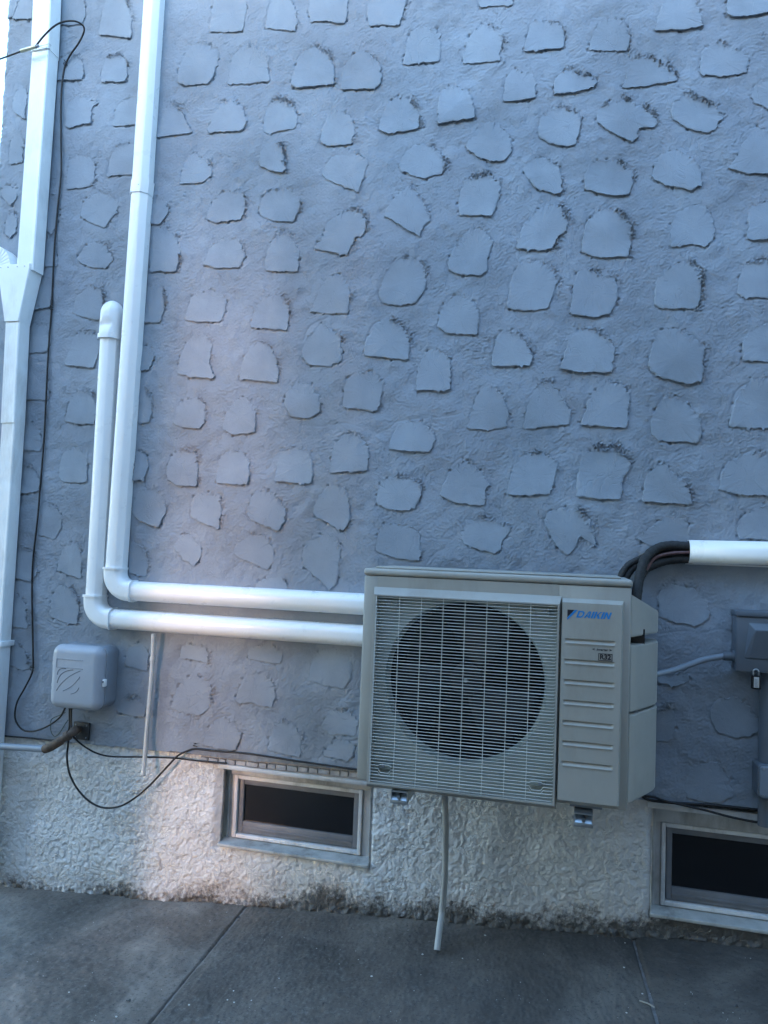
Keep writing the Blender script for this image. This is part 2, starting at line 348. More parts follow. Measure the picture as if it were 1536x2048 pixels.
# ------------------------------------------------------------------ the house wall
house = thing('house_wall', 'lavender grey stucco house wall with raised trowel patches above a whitish rough foundation', 'wall', (0, 0, 0))
PATCHES = """18,-30 38,-30 37,10 28,33 17,40 22,0
25,40 66,40 68,-20 40,-20
112,50 165,50 172,20 165,-30 120,-40
197,70 262,77 265,65 263,35 258,5 245,-15 215,-10 203,30
113,163 163,160 168,150 166,125 152,107 130,110 115,130
203,165 253,165 256,135 248,113 232,108 212,115 204,140
132,253 140,257 183,247 184,215 200,205 170,195 150,190 135,210
225,253 285,248 290,190 250,195 232,215
25,215 35,230 52,240 56,170 40,175 28,195
312,276 385,267 370,235 362,215 345,207 325,225
415,267 485,263 495,240 490,220 465,198 445,205 428,230
355,165 375,173 418,170 430,150 438,110 425,90 395,82 375,100 360,135
420,65 485,63 495,20 490,-10 430,-10 422,30
455,170 540,163 535,115 510,90 470,100 460,130
133,380 180,375 190,360 190,330 180,310 150,305 138,320
214,354 290,347 290,285 240,290 225,305 217,330
360,370 407,366 428,345 420,325 400,310 382,305 366,335
180,445 210,458 238,418 228,390 195,382 170,400 158,430
411,440 430,446 483,440 492,410 490,385 470,380 440,385 420,415
300,448 320,449 335,430 338,410 325,395 305,395
407,530 430,538 480,535 492,510 480,480 450,470 425,490
300,543 355,545 360,500 350,470 330,450 305,460
152,520 180,535 210,538 230,520 215,495 200,480 170,490
80,455 105,470 120,440 120,400 95,390 80,400
75,535 115,533 112,480 90,475 80,490
5,395 22,412 36,395 34,375 15,370 0,380
10,470 22,476 34,465 36,440 28,425 15,430
18,328 45,325 48,268 30,265 20,290
146,627 165,635 200,640 208,605 203,575 185,567 165,580 150,600
60,622 103,615 103,560 85,552 70,580
48,708 97,703 98,650 85,645 60,650
42,800 97,800 95,755 75,735 50,745
130,730 190,737 200,700 195,670 170,660 150,670 138,700
284,645 322,645 332,610 328,580 310,565 290,575
371,640 400,645 443,645 452,615 450,590 430,580 390,585 375,615
357,748 385,755 430,758 420,730 425,690 415,672 385,668 370,690 358,720
280,741 300,740 308,715 300,695 283,690
130,842 145,848 190,848 195,810 185,783 155,782 140,800
346,848 365,856 400,857 410,845 413,815 400,795 370,797 352,820
446,858 465,870 512,865 513,830 508,805 490,793 465,800 450,830
276,847 298,846 305,815 300,785 285,770
35,900 80,902 87,890 80,860 65,840 45,838
118,955 130,965 175,965 175,915 165,900 140,893 123,910
335,960 355,972 395,972 398,940 395,905 370,900 345,905 335,930
434,967 497,970 502,935 490,905 465,898 440,915 433,940
262,1030 300,1050 318,1055 335,1020 325,985 305,975 275,980
28,990 60,985 80,983 82,960 70,940 45,930
60,1055 75,1070 110,1078 125,1050 122,1020 95,1005 80,1010
532,58 592,63 595,30 588,5 570,-15 545,-10 535,20
622,45 650,43 690,48 697,20 695,-15 630,-15 617,15
738,52 800,52 808,20 815,5 810,-20 745,-20 733,20
582,170 595,178 668,170 670,135 658,105 625,90 600,110 588,140
682,180 745,180 762,170 765,145 752,115 720,98 695,120 685,150
805,132 880,123 882,85 878,60 850,52 825,58 815,85
925,128 1002,125 1000,100 1008,75 995,60 970,45 945,65 930,95
958,15 1025,12 1025,-20 960,-20
527,262 535,268 590,257 597,225 580,205 560,195 540,205 528,235
642,285 655,293 705,290 710,260 705,235 680,218 655,230 645,255
758,262 780,270 838,257 838,225 830,205 805,190 780,200 762,235
877,250 900,246 950,238 948,205 935,180 905,170 880,185 875,215
515,330 540,342 568,348 575,340 565,310 565,290 548,282 525,295
644,355 680,370 718,387 725,360 740,320 715,305 690,303 660,315 645,340
795,335 820,350 850,358 885,348 890,325 880,300 850,287 820,292 805,315
927,295 955,315 985,325 1010,322 1025,300 1020,270 1000,250 975,240 955,265
517,428 545,443 588,445 600,420 600,395 580,378 545,378 525,395
628,498 660,505 695,512 707,490 710,475 730,470 735,440 710,420 680,425 655,445 645,475
767,430 800,450 840,475 848,455 862,440 850,410 825,370 800,385 780,405
918,430 950,433 985,433 1000,395 1000,365 980,350 930,355 918,390
530,542 597,545 600,510 590,480 570,460 545,480 532,510
896,540 920,550 960,553 975,545 978,510 985,480 970,460 945,450 920,480 900,510
621,625 695,628 700,600 700,565 675,545 655,555 640,580
757,585 765,605 800,612 830,608 845,590 855,560 845,525 815,512 785,525 765,560
502,655 545,658 575,662 580,630 572,600 550,585 525,595 505,630
875,655 895,668 955,671 958,640 955,610 930,590 900,592 885,610
604,710 615,730 655,733 683,722 685,690 675,665 645,645 625,660 607,690
728,712 765,716 817,720 820,690 818,665 795,648 775,632 750,650 732,680
480,758 520,762 557,767 560,740 545,700 530,680 500,690 483,730
832,782 885,783 900,780 902,750 900,715 878,695 855,700 840,725 835,750
568,815 585,835 620,837 640,825 640,790 625,770 600,762 575,780
685,815 715,818 755,822 763,800 770,765 750,745 715,742 690,765
934,858 970,860 1015,855 1018,820 1005,790 980,765 960,780 945,815
778,900 820,903 858,905 870,885 868,860 845,840 810,842 785,865
660,945 735,942 740,920 735,890 710,865 685,870 668,890 662,915
550,963 580,966 625,967 628,930 615,900 590,890 560,900 555,930
753,1005 770,1018 815,1022 833,1012 845,985 835,960 800,950 765,958 755,980
880,990 910,1005 950,1012 970,1010 970,985 980,965 960,940 930,918 900,945 885,970
984,733 1060,733 1065,715 1055,690 1035,665 1015,655 995,670 987,700
1046,105 1125,97 1132,70 1120,48 1090,38 1065,42 1055,70
1178,102 1255,103 1260,75 1255,48 1220,35 1195,45 1183,75
1308,65 1370,62 1407,53 1402,25 1390,-5 1330,-5 1318,25
1452,30 1465,38 1540,28 1545,-10 1455,-10
1400,150 1440,155 1495,146 1497,115 1480,95 1440,85 1410,95 1400,115
1007,205 1072,198 1073,165 1060,145 1025,138 1010,160
1107,190 1150,187 1190,175 1195,162 1165,148 1125,138 1110,160
1246,176 1300,172 1353,161 1350,145 1335,130 1300,115 1270,112 1255,140
1073,270 1100,287 1140,295 1153,290 1160,260 1165,235 1140,218 1110,212 1080,235
1190,240 1220,265 1265,287 1275,275 1280,255 1305,258 1315,250 1300,220 1260,202 1225,200 1195,215
1340,235 1375,260 1415,268 1430,260 1435,243 1450,240 1435,215 1400,195 1375,185 1345,205
1500,200 1545,220 1600,222 1602,170 1560,150 1515,160
1044,345 1070,375 1110,390 1123,385 1125,350 1110,325 1085,312 1055,318
1168,380 1220,393 1258,390 1265,370 1268,345 1250,325 1210,318 1180,325 1170,350
1303,357 1330,372 1385,382 1403,370 1405,345 1395,325 1365,305 1340,298 1320,310 1308,335
1455,338 1500,350 1555,350 1565,300 1545,260 1515,252 1490,280 1475,310
1033,498 1080,502 1105,500 1115,475 1138,460 1130,425 1105,405 1075,420 1045,450
1163,505 1200,517 1255,515 1262,480 1262,440 1235,420 1205,418 1175,440 1165,475
1340,495 1385,490 1410,496 1425,480 1430,460 1420,415 1395,405 1355,420 1342,455
1492,480 1545,480 1585,478 1588,430 1550,398 1500,410
1013,618 1050,622 1095,620 1108,590 1115,555 1090,525 1060,515 1035,530 1020,565
1140,630 1190,635 1222,630 1235,600 1235,565 1200,545 1165,530 1148,560
1308,610 1320,618 1390,618 1402,600 1403,545 1375,520 1350,525 1320,545 1310,570
1472,588 1490,596 1560,597 1572,560 1545,520 1495,523 1480,550
1120,738 1160,746 1225,746 1228,705 1225,680 1200,660 1165,655 1140,675
1293,735 1320,755 1375,770 1405,765 1405,730 1410,700 1395,675 1360,655 1320,655 1305,690
1485,722 1545,726 1580,722 1580,670 1545,640 1510,650 1485,680
1046,858 1090,855 1140,848 1140,820 1120,785 1095,762 1070,775 1055,810
1162,850 1200,853 1255,857 1258,820 1260,790 1240,765 1210,762 1180,790
1303,870 1315,883 1395,885 1403,870 1400,830 1375,805 1340,790 1315,810 1302,840
1458,852 1500,857 1560,858 1570,800 1545,760 1510,755 1480,780 1465,815
1014,990 1060,990 1100,990 1117,930 1115,918 1080,905 1045,905 1025,940 1014,975
1152,993 1190,998 1240,1000 1247,960 1265,930 1240,900 1200,895 1165,905 1155,950
1283,1003 1330,1006 1385,1010 1380,985 1370,960 1340,940 1315,925 1290,955
1437,980 1480,990 1545,992 1560,940 1530,905 1490,905 1455,925 1440,950
752,1103 790,1115 840,1123 843,1105 840,1070 820,1050 780,1043 757,1060
918,1083 960,1100 990,1108 1002,1100 1005,1080 1022,1060 1000,1040 960,1030 940,1045
1088,1045 1110,1090 1135,1112 1150,1095 1160,1070 1175,1072 1195,1095 1185,1050 1160,1020 1130,1012 1100,1020
1272,1078 1305,1092 1380,1095 1378,1035 1345,1025 1310,1045
1473,1060 1480,1078 1560,1080 1570,1030 1545,1005 1500,1020 1480,1040
381,1035 410,1048 440,1058 442,1030 445,1010 440,990 415,985 390,990 382,1010
496,1035 530,1052 558,1062 570,1045 573,1020 560,1000 545,985 520,978 505,990 497,1015
626,1030 660,1048 688,1062 700,1040 700,1000 690,972 660,970 640,990 628,1010
346,1098 370,1120 390,1133 402,1115 405,1095 390,1075 372,1065 355,1080
467,1110 500,1125 535,1140 548,1120 550,1095 530,1070 505,1065 480,1080 468,1095
605,1130 635,1155 660,1180 675,1165 680,1120 680,1080 650,1063 620,1080 605,1105
258,1145 290,1155 298,1125 292,1100 275,1088 258,1088
507,1172 535,1155 560,1147 580,1172 560,1190 520,1190
115,1140 140,1150 163,1158 165,1110 150,1080 130,1090 118,1120
98,1232 130,1245 155,1248 160,1215 150,1180 125,1165 105,1190
20,1155 60,1162 75,1150 72,1110 45,1090 25,1105
12,1250 40,1255 55,1258 55,1220 40,1190 15,1190
8,1325 45,1340 62,1335 50,1300 30,1285 12,1290
250,1330 295,1342 300,1300 275,1285 255,1295
343,1417 375,1425 400,1432 420,1415 425,1370 400,1352 370,1355 350,1385
470,1402 510,1408 545,1415 553,1385 540,1355 515,1340 490,1350 478,1380
360,1315 415,1325 418,1300 400,1288 365,1288
495,1318 562,1328 565,1305 550,1290 500,1290
615,1360 650,1370 690,1378 705,1350 700,1310 670,1292 640,1300 622,1330
642,1455 660,1468 710,1472 718,1440 690,1415 655,1420
405,1490 470,1502 485,1470 465,1440 440,1432 420,1450
535,1500 600,1515 605,1480 590,1450 565,1432 545,1460
645,1510 700,1522 715,1490 690,1478 660,1485
235,1425 290,1435 292,1405 260,1395 240,1400
1420,1440 1435,1465 1470,1475 1500,1472 1518,1460 1510,1420 1480,1395 1440,1395 1420,1415
1368,1580 1375,1597 1410,1603 1440,1607 1465,1592 1458,1545 1430,1520 1400,1525 1375,1545
1316,1233 1350,1245 1390,1252 1415,1240 1420,1215 1400,1180 1350,1165 1320,1175
1316,1365 1350,1372 1380,1362 1375,1345 1320,1345
1305,1483 1340,1482 1350,1455 1350,1420 1330,1412 1305,1415
268,962 290,960 300,930 290,905 272,900"""
polys = [[tuple(float(v) for v in p.split(',')) for p in ln.split()] for ln in PATCHES.strip().split('\n')]
FAINT = {13, 27, 24, 30, 31, 152}
# a few more just past the right edge of the view and behind the outdoor unit
def dome(cx, cy, w, h):
    return [(cx-w/2, cy), (cx, cy+4), (cx+w/2, cy), (cx+w*.5, cy-h*.5), (cx+w*.25, cy-h*.9), (cx, cy-h), (cx-w*.3, cy-h*.85), (cx-w*.48, cy-h*.45)]
for cx, cy in ((1655, 120), (1640, 300), (1690, 420), (1650, 560), (1700, 700), (1640, 820), (1690, 960), (1650, 1040), (1760, 200), (1770, 520), (1780, 860)):
    polys.append(dome(cx, cy, 88, 84))
for cx, cy in ((820, 1260), (940, 1290), (1060, 1250), (1170, 1300), (860, 1400), (1000, 1420), (1130, 1440), (1240, 1400), (900, 1520), (1060, 1530)):
    polys.append(dome(cx, cy, 82, 76))
STEP = .004
X0G, X1G = XL, 1.75
ZB = .40; ZT = W2(0, 0)[1]+.45
def zbase(x): return .541+.0155*x      # lower edge of the upper stucco coat
xs = np.arange(X0G, X1G, STEP); zs = np.arange(ZB, ZT, STEP)
GX, GZ = np.meshgrid(xs, zs); SH = GX.shape
low = fnoise(SH, 40, 260)
H = fnoise(SH, .9, 2.2)*.00062 + fnoise(SH, 2.0, 6)*.00026 + fnoise(SH, 12, 80)*.0011 + low*.0014
# sweeping trowel strokes in different directions, mottled over the wall
for ang in (.5, 1.1, 2.2, 2.8, 0.05):
    mk = sstep(.7, 2.0, fnoise(SH, 28, 110)); H += mk*fnoise(SH, 1.0, 3.2, ang, 7)*.00055
rough = sstep(-.3, 1.2, fnoise(SH, 40, 150)); H += rough*fnoise(SH, .9, 2.4)*.00050
CR = fnoise(SH, 1.1, 3.0); CR2 = fnoise(SH, 14, 50)
rdg = fnoise(SH, 5, 30); H += .0010*np.exp(-(rdg/.07)**2)*sstep(.2, 1.4, fnoise(SH, 25, 90))*np.clip(fnoise(SH, 2, 8)+.6, 0, 2)
crumb = np.zeros(SH, np.float32); dent = np.zeros(SH, np.float32); inside = np.zeros(SH, bool); smooth = np.zeros(SH, np.float32)
def resample(poly, step):
    p = np.array(poly); 
    # one round of corner cutting keeps most of the corner
    q = []
    n = len(p)
    for i in range(n):
        a, b = p[i], p[(i+1) % n]; lo = p[:, 1].min(); hi = p[:, 1].max(); f0 = .05 if (a[1]-lo) < .25*(hi-lo) else .2; f1 = .05 if (b[1]-lo) < .25*(hi-lo) else .2
        q += [a*(1-f0)+b*f0, a*f1+b*(1-f1)]
    q = np.array(q); q2 = np.vstack([q, q[:1]]); d = np.sqrt((np.diff(q2, axis=0)**2).sum(1)); s = np.concatenate([[0], np.cumsum(d)])
    m = max(24, int(s[-1]/step)); t = np.linspace(0, s[-1], m, endpoint=False)
    return np.stack([np.interp(t, s, q2[:, 0]), np.interp(t, s, q2[:, 1])], 1)
def pnoise(n, lo):
    f = np.fft.fftfreq(n)*n; k = np.abs(f); flt = np.where(k > 0, 1/(k+3)**.75, 0)*(k > 1)
    v = np.fft.ifft(np.fft.fft(RNG.standard_normal(n))*flt).real; return v/(v.std()+1e-9)
patch_data = []
for pi, pl in enumerate(polys):
    w = np.array([W2(x, y) for x, y in pl])
    if w[:, 1].min() > ZT-.02: continue
    area = .5*np.sum(w[:, 0]*np.roll(w[:, 1], -1)-np.roll(w[:, 0], -1)*w[:, 1])
    if area < 0: w = w[::-1]
    w[:, 0] = np.maximum(w[:, 0], XL+.004)
    c = resample(w, .0052); n = len(c)
    tn = np.roll(c, -1, 0)-np.roll(c, 1, 0); tn /= np.linalg.norm(tn, axis=1)[:, None]+1e-9
    nr = np.stack([tn[:, 1], -tn[:, 0]], 1)          # outward for ccw
    topw = np.clip(nr[:, 1]*.8+nr[:, 0]*.35+.1, 0, 1)
    c = c+nr*(pnoise(n, 3)*(.0015+.0018*topw))[:, None]
    hk = np.clip(pnoise(n, 2)-1.3, 0, 1.2)*RNG.uniform(0, .009); c = c+nr*hk[:, None]
    c += nr*((RNG.random(n)-.5)*(.0012+.0045*topw))[:, None]
    faint = pi in FAINT
    Hh = (.0035 if faint else RNG.uniform(.0045, .0095))
    if pi < len(polys)-21 and min(p[0] for p in pl) > 740 and min(p[1] for p in pl) < 1100: Hh *= 1.15
    if sum(p[1] for p in pl)/len(pl) > 1040: Hh *= .62
    cz0, cz1 = c[:, 1].min(), c[:, 1].max(); soft = RNG.random() < .75
    tilt = RNG.uniform(-.25, .25)
    patch_data.append((c, nr, Hh, cz0, cz1, tilt, topw, soft))
    # carve / crumble the base coat round it
    ix0 = max(0, int((c[:, 0].min()-.035-X0G)/STEP)); ix1 = min(SH[1], int((c[:, 0].max()+.035-X0G)/STEP)+1)
    iz0 = max(0, int((c[:, 1].min()-.035-ZB)/STEP)); iz1 = min(SH[0], int((c[:, 1].max()+.035-ZB)/STEP)+1)
    if ix1 <= ix0+1 or iz1 <= iz0+1: continue
    gx = GX[iz0:iz1, ix0:ix1]; gzz = GZ[iz0:iz1, ix0:ix1]
    D = np.sqrt((gx[..., None]-c[:, 0])**2+(gzz[..., None]-c[:, 1])**2); k = D.argmin(-1); dist = D.min(-1)
    ins = np.zeros(gx.shape, bool); cj = np.roll(c, -1, 0)
    for i in range(n):
        (xa, za), (xb, zb) = c[i], cj[i]
        if (za > zb) == (za <= zb): continue
        cond = (za > gzz) != (zb > gzz)
        ins ^= cond & (gx < (xb-xa)*(gzz-za)/(zb-za+1e-12)+xa)
    zrel = (gzz-cz0)/(cz1-cz0)
    smooth[iz0:iz1, ix0:ix1] = np.maximum(smooth[iz0:iz1, ix0:ix1], ins*sstep(0, .010, dist))
    inside[iz0:iz1, ix0:ix1] |= ins & (dist > .003) & (zrel < (.45 if soft else .85))
    amt = RNG.uniform(.0, 1.4)*(.4 if faint else 1)
    th_ = RNG.normal(.65, .55); tw = np.clip(nr[k, 1]*math.sin(th_)+nr[k, 0]*math.cos(th_)-.05, 0, 1)*amt*1.1
    band = np.where(ins, np.exp(-(dist/.012)**2), np.exp(-(dist/RNG.uniform(.010, .02))**2))
    crumb[iz0:iz1, ix0:ix1] = np.maximum(crumb[iz0:iz1, ix0:ix1], band*tw)
    dn = np.clip(-nr[k, 1]+.15, 0, 1)+np.clip(-nr[k, 0]-.2, 0, 1)*RNG.uniform(-.3, 1.0)*(zrel > .2); dn = np.clip(dn, 0, 1)
    dent[iz0:iz1, ix0:ix1] = np.maximum(dent[iz0:iz1, ix0:ix1], np.where(ins, 0, np.exp(-(dist/.006)**2))*dn)
for (c, nr, *_r) in patch_data:
    for _k in range(RNG.integers(4, 13)):
        i = RNG.integers(len(c)); px_, pz_ = c[i]+nr[i]*RNG.uniform(-.002, .006); rr_ = RNG.uniform(.0025, .0055)
        a0, a1 = max(0, int((px_-.012-X0G)/STEP)), max(0, int((px_+.012-X0G)/STEP)+1); b0, b1 = max(0, int((pz_-.012-ZB)/STEP)), max(0, int((pz_+.012-ZB)/STEP)+1)
        H[b0:b1, a0:a1] -= RNG.uniform(.004, .011)*np.exp(-((GX[b0:b1, a0:a1]-px_)**2+(GZ[b0:b1, a0:a1]-pz_)**2)/rr_**2)
cw = crumb*sstep(-.6, .4, CR2)
H = H*(1-.75*smooth)+low*.0014*.75*smooth
H += np.clip(CR, 0, 3)**1.3*.0056*cw - np.clip(-CR, 0, 3)*.0036*cw
H -= dent*.0026
# hairline cracks
def carve(px_pts, depth=.0022, wd=.0026):
    global H
    pts = [W2(*p) for p in px_pts]; pth = crspline([(a, 0, b) for a, b in pts], 6)
    for a, b in zip(pth[:-1], pth[1:]):
        x0, x1 = sorted((a.x, b.x)); z0, z1 = sorted((a.z, b.z))
        i0, i1 = max(0, int((x0-.01-X0G)/STEP)), int((x1+.01-X0G)/STEP)+1; k0, k1 = max(0, int((z0-.01-ZB)/STEP)), int((z1+.01-ZB)/STEP)+1
        gx = GX[k0:k1, i0:i1]; g2 = GZ[k0:k1, i0:i1]
        if gx.size == 0: continue
        dx, dz = b.x-a.x, b.z-a.z; t = np.clip(((gx-a.x)*dx+(g2-a.z)*dz)/(dx*dx+dz*dz+1e-12), 0, 1)
        d = np.hypot(gx-a.x-t*dx, g2-a.z-t*dz)
        H[k0:k1, i0:i1] = np.minimum(H[k0:k1, i0:i1], low[k0:k1, i0:i1]*.0012-depth*np.exp(-(d/wd)**2)+.0006)
for cr_ in ([(1025, 120), (1100, 117), (1160, 115), (1178, 100)], [(600, 850), (640, 853), (690, 846), (730, 856), (775, 857), (800, 842), (900, 832), (935, 820)],
            [(395, 940), (430, 946), (500, 948), (530, 950)], [(1316, 1268), (1370, 1262), (1400, 1268), (1440, 1258), (1468, 1272)],
            [(372, 228), (420, 228), (440, 222)], [(1230, 28), (1270, 30), (1290, 20)], [(1024, 212), (1100, 205), (1220, 180)],
            [(1430, 460), (1475, 458), (1495, 470)], [(840, 1075), (880, 1078), (905, 1080)], [(1405, 760), (1480, 757)],
            [(110, 940), (80, 945)], [(850, 270), (930, 252), (1000, 240)], [(270, 1065), (335, 1075)]):
    carve(cr_)
for arc in ([(728, 690), (742, 655), (760, 640), (780, 628)], [(607, 680), (620, 652), (655, 635)], [(1460, 820), (1475, 780), (1520, 755)], [(1437, 960), (1455, 925), (1500, 902)],
            [(1473, 1050), (1490, 1018), (1536, 1002)], [(415, 1455), (435, 1438), (462, 1431)], [(635, 1520), (665, 1490), (715, 1480)], [(900, 935), (915, 920), (932, 910)]):
    carve(arc, .003, .0035)
H[inside] -= .003
YG = -(H)
# lower edge follows the base line, ragged
keep = (GZ[:-1, :-1] > zbase(GX[:-1, :-1])+.002*low[:-1, :-1])
edge_d = GX-X0G
YG = YG+.010*np.exp(-(edge_d/.010)**2)            # rounded, chipped corner
YG = YG+np.clip(fnoise(SH, 4, 18), 0, 3)*.004*np.exp(-(edge_d/.03)**2)
grid_mesh('stucco_face', GX, YG, GZ, M_STUCCO, house, keep)
# body of the house behind the coat (side return, upper wall, thickness)
bm = box_bm(XL+.002, 5.5, .0135, 6.0, .60, ZT+.02)
box_bm(XL+.001, 5.5, .003, 6.0, ZT-.004, 7.2, bm=bm); box_bm(X1G-.004, 5.5, -.001, .0135, .545, ZT, bm=bm)
bmesh.ops.delete(bm, geom=[f for f in bm.faces if abs(f.calc_center_median().y-.0135) < 1e-4 and abs(f.normal.y) > .9], context='FACES')
bm_obj('wall_body', bm, M_STUCCO, house)
# underside lip of the coat
lx = np.linspace(XL, 5.4, 180); vs = []; fs = []
for i, x in enumerate(lx):
    z = zbase(x)+.001*math.sin(i*1.7); vs += [(x, -.0015, z+.004), (x, .016, z-.001)]
for i in range(len(lx)-1): fs.append((2*i, 2*i+1, 2*i+3, 2*i+2))
put('coat_underside', vs, fs, M_STUCCO, house)
def hsamp(x, z):
    i = np.clip(((x-X0G)/STEP).astype(int), 0, SH[1]-1); k = np.clip(((z-ZB)/STEP).astype(int), 0, SH[0]-1); return low[k, i]*.0014, CR[k, i]
for (c, nr, Hh, z0, z1, tilt, topw, soft) in patch_data:
    n = len(c); ctr = c.mean(0); rings = [(1.0, None), (1.0, 1), (.975, 1), (.93, 1), (.84, 1), (.62, 1), (.34, 1)]
    V = []; und = pnoise(n, 2)
    for ri, (s, _) in enumerate(rings):
        p = ctr+(c-ctr)*s
        if ri == 0: p = c-nr*.0035*(1-topw)[:, None]       # undercut lower lip
        b, crn = hsamp(p[:, 0], p[:, 1])
        zr = (p[:, 1]-z0)/(z1-z0); xr = (p[:, 0]-ctr[0])/(z1-z0)
        hh = Hh*(1-(1.06 if soft else .93)*zr**.9+tilt*xr); hh = np.maximum(hh, -.0012 if soft else .0003)
        if ri == 0: y = b-.004
        elif ri == 1: y = b+hh*(.86-.45*np.clip(np.abs(nr[:, 0])-.3, 0, 1)-.2*topw)
        elif ri == 2: y = b+hh*(1.02-.15*topw)+und*.0005
        else: y = b+hh*(1.0)+.0004*und*(s**2)+.0012*np.sin(p[:, 0]*37+p[:, 1]*23)*(1-s*.6)
        if ri in (1, 2, 3): y = y+np.clip(crn, -1, 2.5)*.0022*topw*(1 if ri < 3 else .6)
        V += [(p[i, 0], -y[i], p[i, 1]) for i in range(n)]
    bc, _ = hsamp(ctr[:1], ctr[1:]); V.append((ctr[0], -(bc[0]+Hh*.62), ctr[1])); F_ = []
    for r in range(len(rings)-1):
        for i in range(n):
            j = (i+1) % n; F_.append((r*n+i, r*n+j, (r+1)*n+j, (r+1)*n+i))
    for i in range(n): F_.append(((len(rings)-1)*n+i, (len(rings)-1)*n+(i+1) % n, len(V)-1))
    o = put('stucco_patch', V, F_, M_PATCH, house, smooth=True, angle=38); recentre(o)

# ------------------------------------------------------------------ foundation with two window openings
fr = -.07                                            # windows sit 7 cm back
w1 = dict(x0=P(470, 1610, fr).x, x1=P(725, 1640, fr).x, z0=P(597, 1690, fr).z, z1=P(600, 1563, fr).z)
o1 = dict(x0=W2(441, 1600)[0], x1=W2(739, 1640)[0], z0=w1['z0']-.026, z1=W2(590, 1556)[1])
w2 = dict(x0=P(1321, 1730, fr).x, z0=P(1435, 1823, fr).z, z1=P(1430, 1655, fr).z)
w2['x1'] = w2['x0']+.56
o2 = dict(x0=W2(1305, 1700)[0], z0=w2['z0']-.026, z1=W2(1420, 1631)[1]); o2['x1'] = w2['x1']+.03
FS = .0032; fx = np.arange(XL, 1.9, FS); fz = np.arange(-.20, .62, FS); FX, FZ = np.meshgrid(fx, fz); S2 = FX.shape
dens = fnoise(S2, 50, 200); nA = fnoise(S2, 7, 26)+.22*fnoise(S2, 2.2, 6); nB = fnoise(S2, 4.5, 16)+.2*fnoise(S2, 2, 5); nC = fnoise(S2, 8, 30)+.2*fnoise(S2, 2, 5)
pl = sstep(-.40, -.28, nA+.35*dens)*.50+sstep(.9, 1.0, nB-.2*dens)*.22+sstep(.2, .30, nC)*.28
HF = pl*.0046+fnoise(S2, 1.2, 4)*.00045*(1.3-pl)+fnoise(S2, 60, 300)*.0035
above = FZ-(GA+GB*FX)
HF += np.exp(-(above/.03)**2)*(fnoise(S2, 7, 30)*.003+.002)      # crumbling toe
def carvef(px_pts, depth=.004, wd=.003):
    pth = crspline([(W2(*p)[0], 0, W2(*p)[1]) for p in px_pts], 5)
    for a, b in zip(pth[:-1], pth[1:]):
        dx, dz = b.x-a.x, b.z-a.z
        sel = (np.abs(FX-(a.x+b.x)/2) < abs(dx)/2+.012) & (np.abs(FZ-(a.z+b.z)/2) < abs(dz)/2+.012)
        t = np.clip(((FX[sel]-a.x)*dx+(FZ[sel]-a.z)*dz)/(dx*dx+dz*dz+1e-12), 0, 1)
        HF[sel] -= depth*np.exp(-(np.hypot(FX[sel]-a.x-t*dx, FZ[sel]-a.z-t*dz)/wd)**2)*.6
carvef([(50, 1580), (47, 1630), (55, 1655), (48, 1680), (50, 1715), (45, 1735)]); carvef([(18, 1728), (33, 1750), (38, 1772)]); carvef([(317, 1720), (320, 1740), (316, 1745)])
carvef([(350, 1490), (352, 1530), (347, 1560)], .003)
hf_y = .014
YF = hf_y-HF
# rounded reveals: the rough coat turns into the openings
for ob, sl in ((o1, .045), (o2, .02)):
    dxl = ob['x0']-FX; inz = (FZ > ob['z0']-.01)
    YF += np.where((dxl > 0) & (dxl < sl) & inz, (1-dxl/sl)**2*sl*.75, 0)
    dxr = FX-ob['x1']; YF += np.where((dxr > 0) & (dxr < .018) & inz, (1-dxr/.018)**2*.014, 0)
cxm, czm = (FX[:-1, :-1]+FX[1:, 1:])/2, (FZ[:-1, :-1]+FZ[1:, 1:])/2
kp = (czm < zbase(cxm)+.012) & (czm > GA+GB*cxm-.06)
for ob in (o1, o2): kp &= ~((cxm > ob['x0']) & (cxm < ob['x1']) & (czm > ob['z0']))
grid_mesh('foundation', FX, YF, FZ, M_FOUND, house, kp)
put('foundation_side', [(XL+.001, .02, -.4), (XL+.001, 6, -.4), (XL+.001, 6, .61), (XL+.001, .02, .61)], [(0, 1, 2, 3)], M_FOUND, house)
put('foundation_far', [(1.89, .012, -.2), (5.5, .012, -.2), (5.5, .012, .62), (1.89, .012, .62)], [(0, 1, 2, 3)], M_FOUND, house)

